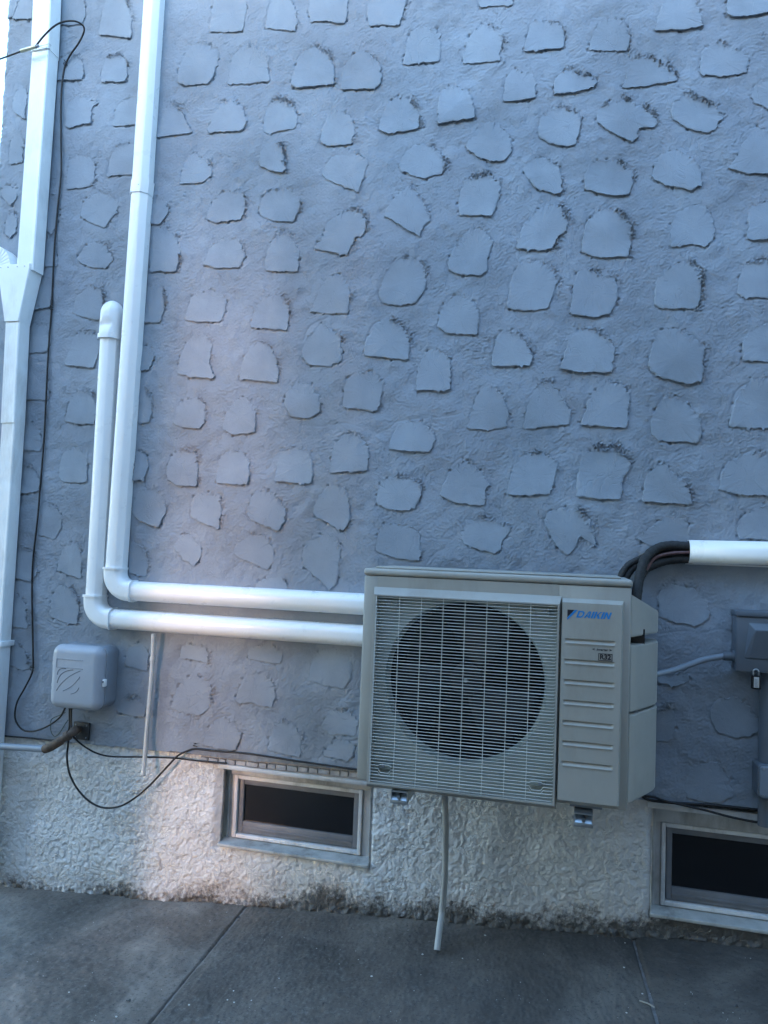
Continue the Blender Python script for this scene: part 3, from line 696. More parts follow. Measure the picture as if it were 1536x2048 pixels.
def basement_window(w, ob, label):
    y = -fr                                            # glass plane
    win = bm_obj('basement_window', box_bm(w['x0']-.001, w['x1']+.001, y+.03, y+.034, w['z0'], w['z1']), M_VOID, house)   # dark room behind
    win['label'] = label
    x0, x1, z0, z1 = w['x0'], w['x1'], w['z0'], w['z1']
    def ring(nm, a, b, c, d, t, ya, yb, m, tb=None, bev=.002):
        tb = tb or t
        box(nm, a, a+t, ya, yb, c, d, m, win, bev); box(nm, b-t, b, ya, yb, c, d, m, win, bev)
        box(nm, a+t+.0004, b-t-.0004, ya+.001, yb, d-t, d, m, win, bev); box(nm, a+t+.0004, b-t-.0004, ya+.001, yb, c, c+tb, m, win, bev)
    ring('frame', x0, x1, z0, z1, .015, y-.016, y+.03, M_FRAME)
    ring('sash', x0+.0185, x1-.0185, z0+.0185, z1-.0185, .020, y-.002, y+.02, M_SASH, tb=.046)
    box('lower_rail', x0+.04, x1-.04, y-.006, y-.001, z0+.036, z0+.044, M_SASH, win, .001)
    box('pane', x0+.036, x1-.036, y+.010, y+.013, z0+.06, z1-.036, M_GLASS, win)
    # wooden sub-frame and jambs filling the opening
    box('jamb', ob['x0']-.03, x0-.001, y-.004, y+.05, z0-.012, ob['z1']+.03, M_TRIM, win, .002)
    box('jamb', x1+.001, ob['x1']+.03, y-.004, y+.05, z0-.012, ob['z1']+.03, M_TRIM, win, .002)
    box('stop_bead', ob['x0']+.004, ob['x0']+.014, y-.014, y-.005, z0-.004, ob['z1'], M_TRIM, win, .003)
    box('head_board', ob['x0']-.03, ob['x1']+.03, y-.012, y+.05, z1+.001, ob['z1']+.04, M_TRIM, win, .002)
    # sloping sill
    a, b = ob['x0']-.004, ob['x1']+.002; zt = z0-.002
    vs = [(a, y-.003, zt-.001), (b, y-.003, zt-.001), (b, -.004, zt-.008), (a, -.004, zt-.008), (b, -.004, zt-.020), (a, -.004, zt-.020), (b, y, zt-.05), (a, y, zt-.05)]
    o = put('sill', vs, [(0, 3, 2, 1), (3, 5, 4, 2), (5, 7, 6, 4), (0, 7, 5, 3), (1, 2, 4, 6)], M_SILL, win)
    md = o.modifiers.new('bevel', 'BEVEL'); md.width = .003; md.segments = 2
    return win
basement_window(w1, o1, 'small basement window left of the outdoor unit'); basement_window(w2, o2, 'basement window at the right edge')
# headers over the openings, flush with the coat, and the row of old bricks above the left one
for ob in (o1, o2):
    z0 = ob['z1']; 
    box('window_header', ob['x0']-.02, ob['x1']+.02, .004, .08, z0, zbase(ob['x0'])-(.028 if ob is o1 else .006), M_TRIM, house, .003)
bx = W2(398, 1515)[0]; bx1 = W2(735, 1552)[0]
box('brick_bed', bx, bx1, .016, .05, zbase(bx)-.032, zbase(bx)+.012, simple('painted_mortar', (.33, .33, .34), .85, var=.2, vscale=40), house)
x = bx
while x < bx1-.02:
    L = random.uniform(.030, .052); z = zbase(x)-.028
    b = box('brick', x, min(x+L, bx1), .0055+random.uniform(-.002, .002), .03, z+random.uniform(0, .002), z+.021, M_BRICK, house, .0022, 1)
    recentre(b); x += L+random.uniform(.003, .006)

# ------------------------------------------------------------------ white duct covers
def prof(w, d, ch, k=4):
    """D-shaped channel profile in (across, out) with rounded shoulders"""
    pts = [(-w/2, .001)]
    for side in (-1, 1):
        seg = []
        for i in range(k+1):
            a = math.pi/2*i/k
            seg.append((side*(w/2-ch+ch*math.cos(a)), d-ch*1.25+ch*1.25*math.sin(a)))
        pts += seg if side == -1 else seg[::-1]
    pts.append((w/2, .001)); return pts
def prof_facet(w, d):
    return [(-w/2, .001), (-w/2, d*.62), (-w/2+.002, d*.66), (-w/2+w*.24-.001, d-.002), (-w/2+w*.24+.003, d), (w/2-w*.24-.003, d), (w/2-w*.24+.001, d-.002), (w/2-.002, d*.66), (w/2, d*.62), (w/2, .001)]
def sweep(name, path, dirs, pr, mat, parent, closed=True):
    """path: (x,z) points; dirs: unit 'across' vectors in x,z"""
    n = len(pr); vs = []; fs = []
    for (px, pz), (ax, az) in zip(path, dirs):
        for u, v in (pr if not callable(pr) else pr()): vs.append((px+ax*u, -v, pz+az*u))
    for i in range(len(path)-1):
        for k in range(n-1): fs.append((i*n+k, i*n+k+1, (i+1)*n+k+1, (i+1)*n+k))
    if closed: fs.append(tuple(range(n))); fs.append(tuple((len(path)-1)*n+k for k in range(n))[::-1])
    bm = bmesh.new(); me = bpy.data.meshes.new('t'); me.from_pydata(vs, [], fs); bm.from_mesh(me); bpy.data.meshes.remove(me)
    return bm_obj(name, bm, mat, parent, smooth=True, angle=32)
def perp(a, b):
    dx, dz = b[0]-a[0], b[1]-a[1]; L = math.hypot(dx, dz); return (dz/L, -dx/L)     # to the right when going up
def straight(name, a, b, pr, mat, parent):
    # going up from b(bottom) to a(top) keeps 'across' pointing right
    d = perp(b, a); return sweep(name, [b, a], [d, d], pr, mat, parent)
def elbow(name, corner, r, w, d, parent):
    """turn from coming down to going right"""
    cx, cz = corner[0]+r, corner[1]+r; path = []; dirs = []
    ext = .012
    path.append((corner[0], cz+ext)); dirs.append((1, 0))
    for i in range(13):
        a = math.pi+math.pi/2*i/12; path.append((cx+r*math.cos(a), cz+r*math.sin(a))); dirs.append((-math.cos(a), -math.sin(a)))
    path.append((cx+ext, corner[1])); dirs.append((0, 1))
    o = sweep(name, path, dirs, prof(w, d, .026, 5), M_WHITE, parent)
    for (p, q, dd) in (((corner[0], cz+ext+.009), (corner[0], cz+ext), (1, 0)), ((cx+ext, corner[1]), (cx+ext+.009, corner[1]), (0, 1))):
        sweep('flange', [p, q], [dd, dd], prof(w+.006, d+.004, .026, 5), M_WHITE, o)
    for dx_, dz_ in ((.022, .03), (.022, -.03)):
        screw(cx+dx_-.012, -(d+.001) if abs(dz_) < .02 else -(d-.012), corner[1]+dz_, o)
    return o
def screw(x, y, z, parent, r=.0032):
    vs, fs = tube_geo([Vector((x, y+.003, z)), Vector((x, y-.0015, z))], r, 10); return put('screw', vs, fs, M_GALV, parent)
OFFD = .035; DW, DD = .084, .066
t = thing('duct_cover', 'long white line cover running down from the top edge and turning right above the other', 'duct', (P(229, 1180, 0).x, 0, P(229, 1180, 0).z))
top_ = W2(309, -60, OFFD); bot = (W2(230, 1120, OFFD)[0], W2(233, 1185, OFFD)[1]); jo = W2(281, 376, OFFD)
hr = W2(760, 1208, OFFD)
cornA = (W2(228, 1150, OFFD)[0], (W2(262, 1185, OFFD)[1]+hr[1])/2)
straight('upper_channel', top_, jo, prof_facet(DW, DD), M_WHITE, t)
straight('lower_channel', jo, (cornA[0], cornA[1]+.09), prof_facet(DW, DD-.001), M_WHITE, t)
d_ = perp(jo, top_); jl = .032
cp = sweep('coupling', [(jo[0]-.002, jo[1]-jl), (jo[0]+.002, jo[1]+jl)], [d_, d_], prof_facet(DW+.007, DD+.004), M_WHITE, t)
screw(jo[0]+.012, -(DD+.005), jo[1]-.002, cp, .002)
elbow('elbow', cornA, .078, DW+.004, DD+.003, t)
sweep('horizontal_channel', [(cornA[0]+.09, cornA[1]), (hr[0], cornA[1])], [(0, 1), (0, 1)], prof(DW, DD, .034, 8), M_WHITE, t)
t = thing('duct_cover', 'shorter white line cover with a rounded end cap, passing below the long one', 'duct', (P(187, 1240, 0).x, 0, P(187, 1240, 0).z))
hr2 = W2(760, 1272, OFFD); cornB = (W2(188, 1195, OFFD)[0], (W2(215, 1240, OFFD)[1]+hr2[1])/2)
capb = W2(217, 676, OFFD)
straight('vertical_channel', capb, (cornB[0], cornB[1]+.09), prof_facet(DW-.002, DD-.004), M_WHITE, t)
elbow('elbow', cornB, .078, DW+.004, DD+.001, t)
sweep('horizontal_channel', [(cornB[0]+.09, cornB[1]), (hr2[0], cornB[1])], [(0, 1), (0, 1)], prof(DW, DD, .034, 8), M_WHITE, t)
# end cap: dome shaped
path = []; capH = W2(222, 600, OFFD)[1]-capb[1]; vs = []; fs = []; pr0 = prof(DW+.002, DD+.004, .03, 5)
for i in range(15):
    q = i/14; hgt = -.004+q*capH; R0 = capH*.36; f = 1.0 if hgt < capH-R0 else math.sqrt(max(.02, 1-((hgt-(capH-R0))/R0)**2))
    dip = .010*math.exp(-((hgt-.055)/.016)**2)
    for u, v in pr0:
        vv = v*min(1, .25+.75*f) if v > .002 else v
        vs.append((capb[0]+.004*q+u*f, -max(.001, vv-(dip if abs(u) < .028 and v > .03 else 0)), capb[1]+hgt))
n = len(pr0)
for i in range(14):
    for k in range(n-1): fs.append((i*n+k, i*n+k+1, (i+1)*n+k+1, (i+1)*n+k))
fs.append(tuple(14*n+k for k in range(n)))
bm = bmesh.new(); me = bpy.data.meshes.new('t'); me.from_pydata(vs, [], fs); bm.from_mesh(me)
cap = bm_obj('end_cap', bm, M_WHITE, t, smooth=True, angle=45)
sweep('flange', [(capb[0], capb[1]-.006), (capb[0], capb[1]+.014)], [(1, 0), (1, 0)], prof(DW+.009, DD+.007, .03, 5), M_WHITE, cap)
screw(capb[0]+.033, -.045, capb[1]+.045, cap); screw(capb[0]+.033, -.045, capb[1]+.12, cap)
# right-hand duct cover
t = thing('duct_cover', 'white line cover with an open end and black insulated lines coming out', 'duct', (P(1460, 1105, 0).x, 0, P(1460, 1105, 0).z))
ra = P(1378, 1103, .045); rz = ra.z
pr_open = prof(.083, .072, .034, 8)
path = [(ra.x, rz), (ra.x+1.0, rz+.012)]; dd = perp((0, 0), (-1, 0)); 
outer = sweep('channel', path, [(0, 1), (0, 1)], pr_open, M_WHITE, t, closed=False)
md = outer.modifiers.new('wall', 'SOLIDIFY'); md.thickness = .0025; md.offset = -1
box('mounting_lip', ra.x-.006, ra.x+.9, -.006, -.002, rz-.0455, rz-.040, M_WHITE, t)

# ------------------------------------------------------------------ downspout with Y connector
t = thing('downspout', 'white fluted downspout at the left corner with a funnel connector and ribbed elbow', 'downspout', (P(40, 600).x, 0, P(40, 600).z))
def flute(w, d, nx=6, ny=4, amp=.0012):
    """closed rectangle profile (u across, v out), ribbed front and sides"""
    pts = []; c = .004
    def run(a, b, nrm, n):
        m = n*4
        for i in range(m+1):
            q = i/m; x = a[0]+(b[0]-a[0])*q; y = a[1]+(b[1]-a[1])*q
            e = 0 if (q < .12 or q > .88) else amp*(.5-.5*math.cos((q-.12)/.76*2*math.pi*n)); pts.append((x-nrm[0]*e, y-nrm[1]*e))
    run((-w/2, c), (-w/2, d-c), (-1, 0), ny); run((-w/2+c, d), (w/2-c, d), (0, 1), nx); run((w/2, d-c), (w/2, c), (1, 0), ny)
    pts = [(-w/2+.002, .0)]+pts+[(w/2-.002, .0)]
    return [(u, v+.012) for u, v in pts]
DF = .085
fw = .056
def dcen(lx_, rx_, y_):      # centre from the front face's left and right pixel limits
    return (W2((lx_+rx_)/2, y_, DF)[0], W2((lx_+rx_)/2, y_, DF)[1])
a0 = dcen(67, 98, -60); a0 = (dcen(71, 101, -60)[0], a0[1]); a1 = dcen(64, 94, 100); a2 = dcen(32, 64, 540)
wU = abs(W2(98, 100, DF)[0]-W2(64, 100, DF)[0])
straight('upper_pipe', a0, (a1[0], a1[1]), flute(wU*1.06, .075, 5, 4), M_DOWN, t)
straight('lower_pipe', (a1[0]+.001, a1[1]+.035), a2, flute(wU*.98, .071, 6, 4), M_DOWN, t)
ft, fb = W2(30, 534, DF), W2(24, 641, DF)
xl0, xr0 = W2(-2, 534, DF)[0], W2(61, 534, DF)[0]; xl1, xr1 = W2(9, 641, DF)[0], W2(38, 641, DF)[0]
bm = bmesh.new(); zt_, zb_ = ft[1], fb[1]
def quadring(x0, x1, z, y0, y1): return [bm.verts.new(c) for c in ((x0, y1, z), (x0, y0, z), (x1, y0, z), (x1, y1, z))]
rg = [quadring(xl0-.002, xr0+.002, zt_+.012, -.092, -.006), quadring(xl0-.002, xr0+.002, zt_-.008, -.092, -.006), quadring(xl1, xr1, zb_, -.088, -.010), quadring(xl1, xr1, zb_-.004, -.088, -.010)]
for r0, r1 in zip(rg[:-1], rg[1:]):
    for k in range(4): bm.faces.new((r0[k], r0[(k+1) % 4], r1[(k+1) % 4], r1[k]))
bm.faces.new(rg[0]); bm.faces.new(rg[-1][::-1])
bmesh.ops.bevel(bm, geom=bm.edges[:], offset=.003, segments=2, affect='EDGES')
fun = bm_obj('funnel', bm, M_DOWN, t, smooth=True, angle=40)
for q in (.1, .33, .62, .85): screw(xl0+(xr0-xl0)*q, -.0925, zt_-.002, fun, .0028)
lp0 = (xl1+xr1)/2; b0 = (lp0, zb_+.01); b1 = (lp0+(dcen(2, 31, 850)[0]-dcen(9, 38, 641)[0])*.5, W2(15, 845, DF)[1]); b2 = (b1[0], -.13)
straight('lower_leader', b0, b1, flute(xr1-xl1-.002, .070, 6, 4), M_DOWN, t)
straight('bottom_leader', (b1[0]+.001, b1[1]+.002), b2, flute((xr1-xl1)*.93, .066, 6, 4), M_DOWN, t)
zst = W2(5, 1287, .05)[1]
box('strap', b1[0]-.04, b1[0]+.046, -.083, -.0005, zst-.012, zst+.012, M_DOWN, t, .002)
box('strap', a1[0]-.037, a1[0]+.039, -.0905, -.0005, a1[1]-.001, a1[1]+.010, M_DOWN, t, .002)
tb = P(86, 330, .03); box('strap_tab', a1[0]+.02, tb.x+.004, -.03, -.026, tb.z-.03, tb.z+.02, M_DOWN, t, .001)
# ribbed elbow coming from round the corner
ec = (xl0+.012, zt_+.01); pth = []; rr_ = .085
for i in range(60):
    a = R(2)+R(96)*i/59; pth.append(Vector((ec[0]-.065+rr_*math.cos(a), -.050, ec[1]-.01+rr_*math.sin(a)*1.0)))
vs = []; fs = []
for i, p in enumerate(pth):
    a = R(2)+R(96)*i/59; nrm = Vector((math.cos(a), 0, math.sin(a))); rib = .0022*(1 if (i % 6) < 2 else 0)
    hw = .026
    for s1, s2 in ((-1, -1), (-1, 1), (1, 1), (1, -1)):
        vs.append(p+nrm*(s1*(hw+.002)-(rib if s1 < 0 else 0)*1.5)+Vector((0, s2*(.035-rib), 0)))
for i in range(59):
    for k in range(4): fs.append((i*4+k, i*4+(k+1) % 4, i*4+4+(k+1) % 4, i*4+4+k))
bm = bmesh.new(); me = bpy.data.meshes.new('t'); me.from_pydata([tuple(v) for v in vs], [], fs); bm.from_mesh(me)
bm_obj('ribbed_elbow', bm, M_DOWN, t)

# ------------------------------------------------------------------ outdoor unit
UF = .42; CF = .398                                    # grille plane, casing plane
ux0 = P(721, 1350, CF).x; ux1 = P(1259, 1390, CF).x; uz1 = P(995, 1149, CF).z; uz0 = P(980, 1590, CF).z
unit = thing('outdoor_unit', 'ivory air conditioner outdoor unit with round fan behind a wire grille, hung on the wall', 'air conditioner', ((ux0+ux1)/2, -.25, uz0))
YB = -.085
# casing shell: open fan box on the left
fx0, fx1 = P(742, 1390, UF).x, P(1113, 1390, UF).x; fz1, fz0 = P(925, 1193, UF).z, P(917, 1586, UF).z
zseam = P(995, 1163, CF).z
bm = bmesh.new()
box_bm(ux0, fx0+.006, -CF, YB, uz0, zseam, .006, 2, bm)            # left cheek
box_bm(fx1-.004, ux1, -CF+.0004, YB, uz0, zseam, .006, 2, bm)             # right cabinet
box_bm(fx0+.001, fx1-.001, -CF+.0008, YB+.0005, fz1-.002, zseam-.0005, 0, 1, bm)         # top band
box_bm(fx0+.001, fx1-.001, -CF+.0008, YB+.0005, uz0+.0005, fz0+.004, 0, 1, bm)           # bottom band
box_bm(fx0+.001, fx1-.001, YB-.004, YB-.001, fz0+.004, fz1-.002, 0, 1, bm)      # back
bm_obj('casing', bm, M_IVORY, unit, smooth=True, angle=35)
bm = box_bm(ux0-.003, ux1+.003, -CF-.004, YB+.002, zseam+.0015, uz1+.002, .009, 3)
for v in bm.verts:                                         # shallow pressed crown of the lid
    if v.co.z > uz1-.002: v.co.z += .018*max(0, 1-((v.co.y+.24)/.15)**2)*.8
lid = bm_obj('lid', bm, M_IVORY, unit, smooth=True, angle=35)
box('lid_step', ux0+.03, ux1-.03, -CF+.03, YB-.02, uz1+.002, uz1+.009, M_IVORY, lid, .004)
# raised grille surround with a wide sloping upper edge
gx0, gx1 = P(738, 1390, UF).x, P(1117, 1390, UF).x; gzT, gzB = P(928, 1186, CF).z, P(917, 1597, UF).z
bm = bmesh.new()
ix0, ix1, iz0_, iz1_ = fx0+.004, fx1-.004, fz0+.002, fz1-.012
O = [(gx0-.002, -CF, gzB-.003), (gx1+.002, -CF, gzB-.003), (gx1+.002, -CF, gzT+.006), (gx0-.002, -CF, gzT+.006)]
I = [(ix0-.006, -UF-.003, iz0_-.006), (ix1+.006, -UF-.003, iz0_-.006), (ix1+.006, -UF-.003, iz1_+.004), (ix0-.006, -UF-.003, iz1_+.004)]
K = [(ix0, -UF-.003, iz0_), (ix1, -UF-.003, iz0_), (ix1, -UF-.003, iz1_), (ix0, -UF-.003, iz1_)]
L_ = [(ix0, -CF+.03, iz0_), (ix1, -CF+.03, iz0_), (ix1, -CF+.03, iz1_), (ix0, -CF+.03, iz1_)]
rr = [[bm.verts.new(c) for c in q] for q in (O, I, K, L_)]
for a, b in zip(rr[:-1], rr[1:]):
    for k in range(4): bm.faces.new((a[k], a[(k+1) % 4], b[(k+1) % 4], b[k]))
sur = bm_obj('grille_surround', bm, M_IVORY, unit)
# front plate with the round fan opening
fc = P(927, 1366, UF-.03); fcx, fcz = fc.x, fc.z; frad = .262
yp = -CF+.012; NS = 96; bm = bmesh.new(); ins_, outs, mid = [], [], []
for k in range(NS):
    a = 2*math.pi*k/NS; ca, sa = math.cos(a), math.sin(a)
    ins_.append(bm.verts.new((fcx+frad*ca, yp+.05, fcz+frad*sa))); mid.append(bm.verts.new((fcx+(frad+.008)*ca, yp+.003, fcz+(frad+.008)*sa)))
    tx = ((ix1 if ca > 0 else ix0)-fcx)/ca if abs(ca) > 1e-6 else 1e9; tz = ((iz1_ if sa > 0 else iz0_)-fcz)/sa if abs(sa) > 1e-6 else 1e9
    tt = min(tx, tz); outs.append(bm.verts.new((fcx+tt*ca, yp, fcz+tt*sa)))
for k in range(NS):
    j = (k+1) % NS; bm.faces.new((ins_[k], ins_[j], mid[j], mid[k])); bm.faces.new((mid[k], mid[j], outs[j], outs[k]))
for cx_, cz_ in ((ix0, iz0_), (ix1, iz0_), (ix1, iz1_), (ix0, iz1_)):      # corner fills
    ang = math.atan2(cz_-fcz, cx_-fcx) % (2*math.pi); k = int(ang/(2*math.pi)*NS) % NS; v = bm.verts.new((cx_, yp, cz_)); bm.faces.new((outs[k], outs[(k+1) % NS], v))
fp = bm_obj('fan_plate', bm, M_INNER, unit, smooth=True, angle=30)
# dark throat, fan
vs = []; fs = []
for k in range(48):
    a = 2*math.pi*k/48; vs += [(fcx+(frad+.001)*math.cos(a), yp+.048, fcz+(frad+.001)*math.sin(a)), (fcx+frad*math.cos(a), YB-.006, fcz+frad*math.sin(a))]
for k in range(48): j = (k+1) % 48; fs.append((2*k, 2*k+1, 2*j+1, 2*j))
fs.append(tuple(2*k+1 for k in range(48)))
put('fan_throat', vs, fs, M_VOID, unit)
hub = tube('fan_hub', [(fcx, yp+.06, fcz), (fcx, yp+.13, fcz)], .055, M_BLACK, unit, 32)
for b_ in range(3):
    vs = []; fs = []; a0_ = b_*2*math.pi/3+.4
    for i in range(9):
        rad = .05+(frad-.062)*i/8
        for k in range(7):
            q = k/6; a = a0_+(.25+1.15*q)+.25*i/8; vs.append((fcx+rad*math.cos(a), yp+.065+.05*q-.01*math.sin(q*3.1), fcz+rad*math.sin(a)))
    for i in range(8):
        for k in range(6): fs.append((i*7+k, i*7+k+1, i*7+8+k, i*7+7+k))
    o = put('fan_blade', vs, fs, M_BLACK, unit, smooth=True); o.modifiers.new('t', 'SOLIDIFY').thickness = .003
tube('shaft_nut', [(fcx, yp+.045, fcz), (fcx, yp+.061, fcz)], .007, M_GALV, unit, 8)
# wire grille
gr = bm_obj('wire_grille', box_bm(ix0-.001, ix0+.004, -UF-.002, -UF+.004, iz0_, iz1_), M_WIRE, unit)
NW = 60; yw = -UF+.001; rw = .00115
hw = [Vector((ix0, yw, 0)), Vector((ix1-.012, yw, 0)), Vector((ix1-.004, yw+.001, .0004)), Vector((ix1-.001, yw+.006, .002))]
vs, fs = tube_geo(hw, rw, 6, False); wme = bpy.data.meshes.new('wire'); wme.from_pydata([tuple(v) for v in vs], [], fs); wme.materials.append(M_WIRE)
wme.polygons.foreach_set('use_smooth', [True]*len(wme.polygons))
vs, fs = tube_geo(hw, rw*1.35, 6, False); wmt = bpy.data.meshes.new('wire_thick'); wmt.from_pydata([tuple(v) for v in vs], [], fs); wmt.materials.append(M_WIRE)
gloc = Vector(unit.location)
def wire(mesh, z):
    o = bpy.data.objects.new('wire', mesh); COL.objects.link(o); o.parent = gr; o.location = -gr.location-gloc+Vector((0, 0, z)); return o
pitchw = (iz1_-iz0_-.010)/(NW-1)
bent = {}
for rows in (3, 4, 5):
    pts = []
    for c0 in (0, 1):
        xc = ix0+.052 if c0 == 0 else ix1-.052; dz = -.012 if rows != 5 else .004
        if c0 == 0: pts.append((ix0, yw, 0))
        pts += [(xc-.022, yw, 0), (xc-.014, yw, dz), (xc+.014, yw, dz), (xc+.022, yw, 0)]
    pts.append((ix1, yw, 0)); v2, f2 = tube_geo([Vector(p) for p in pts], rw, 6, False)
    m2 = bpy.data.meshes.new('wire_bent'); m2.from_pydata([tuple(v) for v in v2], [], f2); m2.materials.append(M_WIRE); bent[rows] = m2
for i in range(NW):
    wire(bent.get(i, wmt if i % 6 == 2 else wme), iz0_+.005+pitchw*i)
sp = (ix1-ix0)/8.15
for k in range(7):
    xk = P(791.6+44.1*k, 1400, UF).x
    vs, fs = tube_geo([Vector((xk, yw+.0022, iz0_)), Vector((xk, yw+.0022, iz1_))], .0012, 6, False); put('upright_wire', vs, fs, M_WIRE, gr, smooth=True)
for sx in (0, 1):
    for sz in (0, 1):
        cx_ = ix0+.05 if sx == 0 else ix1-.05; cz_ = iz0_+.052 if sz == 0 else iz1_-.024
        o = box('mount_clip', cx_-.022, cx_+.022, yp-.012, yp-.0005, cz_-.011, cz_+.011, M_INNER, unit, .002)
        tube('screw', [(cx_+(.010 if sx else -.008), yp-.012, cz_), (cx_+(.010 if sx else -.008), yp-.016, cz_)], .006, M_GREYD, o, 10)
# service panel with seven pressed ribs
px0, px1 = P(1120, 1400, UF).x, P(1240, 1400, UF).x; pz1, pz0 = P(1180, 1207, UF).z, P(1178, 1606, UF).z
gzs = [P(1178, 1284.5+41.2*i, UF).z for i in range(7)]
gl, grr = P(1127, 1400, UF).x, P(1228, 1400, UF).x
nxp = 70; zz = [pz0]
for z in sorted(gzs): zz += [z-.016, z-.010, z-.0075, z-.006, z-.0045, z-.003, z-.0015, z, z+.0015, z+.003, z+.0045, z+.006, z+.0075, z+.010]
zz += [pz1-.004, pz1]; zz = np.array(sorted(zz)); xx = np.unique(np.concatenate([np.linspace(px0, px1, 24), np.linspace(gl-.004, gl+.012, 12), np.linspace(grr-.012, grr+.004, 12)]))
PX, PZ = np.meshgrid(xx, zz); dep = np.zeros(PX.shape)
endf = sstep(gl-.002, gl+.007, PX)*(1-sstep(grr-.007, grr+.002, PX))
for z in gzs:
    u = PZ-z
    dep += endf*(-.0048*np.where((u > -.005) & (u < .0062), np.clip((u+.005)/.008, 0, 1)*np.clip((.0070-u)/.0014, 0, 1), 0)+.0022*np.exp(-((u+.0062)/.0022)**2))
base_y = -UF-.002
PY = base_y-dep
pan = grid_mesh('service_panel', PX, PY, PZ, M_IVORY, unit)
e = .006
for nm, vv in (('panel_edge', [(px0, base_y, pz1), (px1, base_y, pz1), (px1+e, -CF, pz1+.012), (px0-.001, -CF, pz1+.012)]), ('panel_edge', [(px0, base_y, pz0), (px1, base_y, pz0), (px1+e, -CF, pz0-.004), (px0, -CF, pz0-.004)]),
               ('panel_edge', [(px0, base_y, pz0), (px0, base_y, pz1), (px0-.001, -CF, pz1+.012), (px0-.001, -CF, pz0-.004)]), ('panel_edge', [(px1, base_y, pz0), (px1, base_y, pz1), (px1+e, -CF, pz1+.012), (px1+e, -CF, pz0-.004)])):
    put(nm, vv, [(0, 1, 2, 3)], M_IVORY, pan)
# lettering, printed flat on the panel
def letters(name, glyphs, x, z, h, slant, mat, adv_gap, parent, wide=1.0):
    V = []; F_ = []; cx = x
    for g in glyphs:
        polysg, adv = g
        for pg in polysg:
            i0 = len(V)
            for (a, b) in pg: V.append((cx+(a*wide+b*slant)*h, base_y-.0008, z+b*h))
            F_.append(tuple(range(i0, i0+len(pg))))
        cx += (adv*wide+adv_gap)*h
    return put(name, V, F_, mat, parent), cx
Dg = ([[(0, 0), (.28, 0), (.28, 1), (0, 1)], [(.28, .8), (.62, .8), (.80, .66), (.95, .86), (.72, 1), (.28, 1)], [(.28, 0), (.70, 0), (.95, .14), (.80, .34), (.62, .2), (.28, .2)], [(.80, .34), (.95, .14), (1.04, .35), (1.04, .65), (.95, .86), (.80, .66)]], 1.06)
Ag = ([[(0, 0), (.28, 0), (.56, 1), (.42, 1)], [(.42, 1), (.56, 1), (.75, 1), (.92, 0), (.64, 0), (.56, .8)], [(.22, .2), (.7, .2), (.7, .4), (.3, .4)]], .92)
Ig = ([[(0, 0), (.28, 0), (.28, 1), (0, 1)]], .30)
Kg = ([[(0, 0), (.28, 0), (.28, 1), (0, 1)], [(.28, .42), (.68, 1), (1.0, 1), (.52, .52), (.28, .42)], [(.34, .6), (.62, 0), (.98, 0), (.58, .62)]], .98)
Ng = ([[(0, 0), (.26, 0), (.26, 1), (0, 1)], [(.26, 1), (.26, .62), (.66, 0), (.66, .38)], [(.66, 0), (.92, 0), (.92, 1), (.66, 1)]], .94)
lz = P(1190, 1237, UF).z; lx0 = P(1152, 1232, UF).x; lh = .0215
xr_end = P(1224, 1230, UF).x
tot = sum(g[1] for g in (Dg, Ag, Ig, Kg, Ig, Ng))+5*.10
wide = ((xr_end-lx0)/lh-5*.10-.35)/sum(g[1] for g in (Dg, Ag, Ig, Kg, Ig, Ng))
letters('logo_lettering', [Dg, Ag, Ig, Kg, Ig, Ng], lx0, lz, lh, .35, M_BLUE, .10, pan, wide)
mx0, mx1 = P(1135, 1220, UF).x, P(1153, 1220, UF).x; mz1 = P(1137, 1219, UF).z; mz0 = mz1-.030
put('logo_mark', [(mx0, base_y-.0008, mz1), (mx1-.006, base_y-.0008, mz1), (mx0, base_y-.0008, mz0+.006)], [(0, 2, 1)], M_INK, pan)
put('logo_mark', [(mx1-.005, base_y-.0009, mz1), (mx1+.004, base_y-.0009, mz1), (mx0, base_y-.0009, mz0-.003), (mx0, base_y-.0009, mz0+.005)], [(0, 3, 2, 1)], M_BLUE, pan)
def textobj(name, body, x, z, size, mat, parent, shear=0.0, off=0.0):
    cu = bpy.data.curves.new(name, 'FONT'); cu.body = body; cu.size = size; cu.shear = shear; cu.offset = off
    cu.align_x = 'CENTER'; cu.align_y = 'CENTER'; cu.resolution_u = 3
    tmp = bpy.data.objects.new('tmp', cu); COL.objects.link(tmp); dg = bpy.context.evaluated_depsgraph_get(); me = bpy.data.meshes.new_from_object(tmp.evaluated_get(dg))
    bpy.data.objects.remove(tmp); 
    for v in me.vertices: v.co = Vector((x+v.co.x, base_y-.0008, z+v.co.y))
    me.materials.clear(); return fin(name, me, mat, parent, False)
tc = P(1210.5, 1314.5, UF); bxw, bxh = .0215, .0115
for q in ((tc.x-bxw, tc.x+bxw, tc.z+bxh-.0022, tc.z+bxh), (tc.x-bxw, tc.x+bxw, tc.z-bxh, tc.z-bxh+.0022), (tc.x-bxw, tc.x-bxw+.0022, tc.z-bxh+.0022, tc.z+bxh-.0022), (tc.x+bxw-.0022, tc.x+bxw, tc.z-bxh+.0022, tc.z+bxh-.0022)):
    put('label_border', [(q[0], base_y-.0008, q[2]), (q[1], base_y-.0008, q[2]), (q[1], base_y-.0008, q[3]), (q[0], base_y-.0008, q[3])], [(0, 1, 2, 3)], M_INK, pan)
textobj('label_lettering', 'R32', tc.x, tc.z, .0215, M_INK, pan, 0, .0008)
ti = P(1204, 1299.5, UF)
textobj('label_lettering', 'inverter', ti.x, ti.z, .0105, M_INK, pan, .35, .0003)
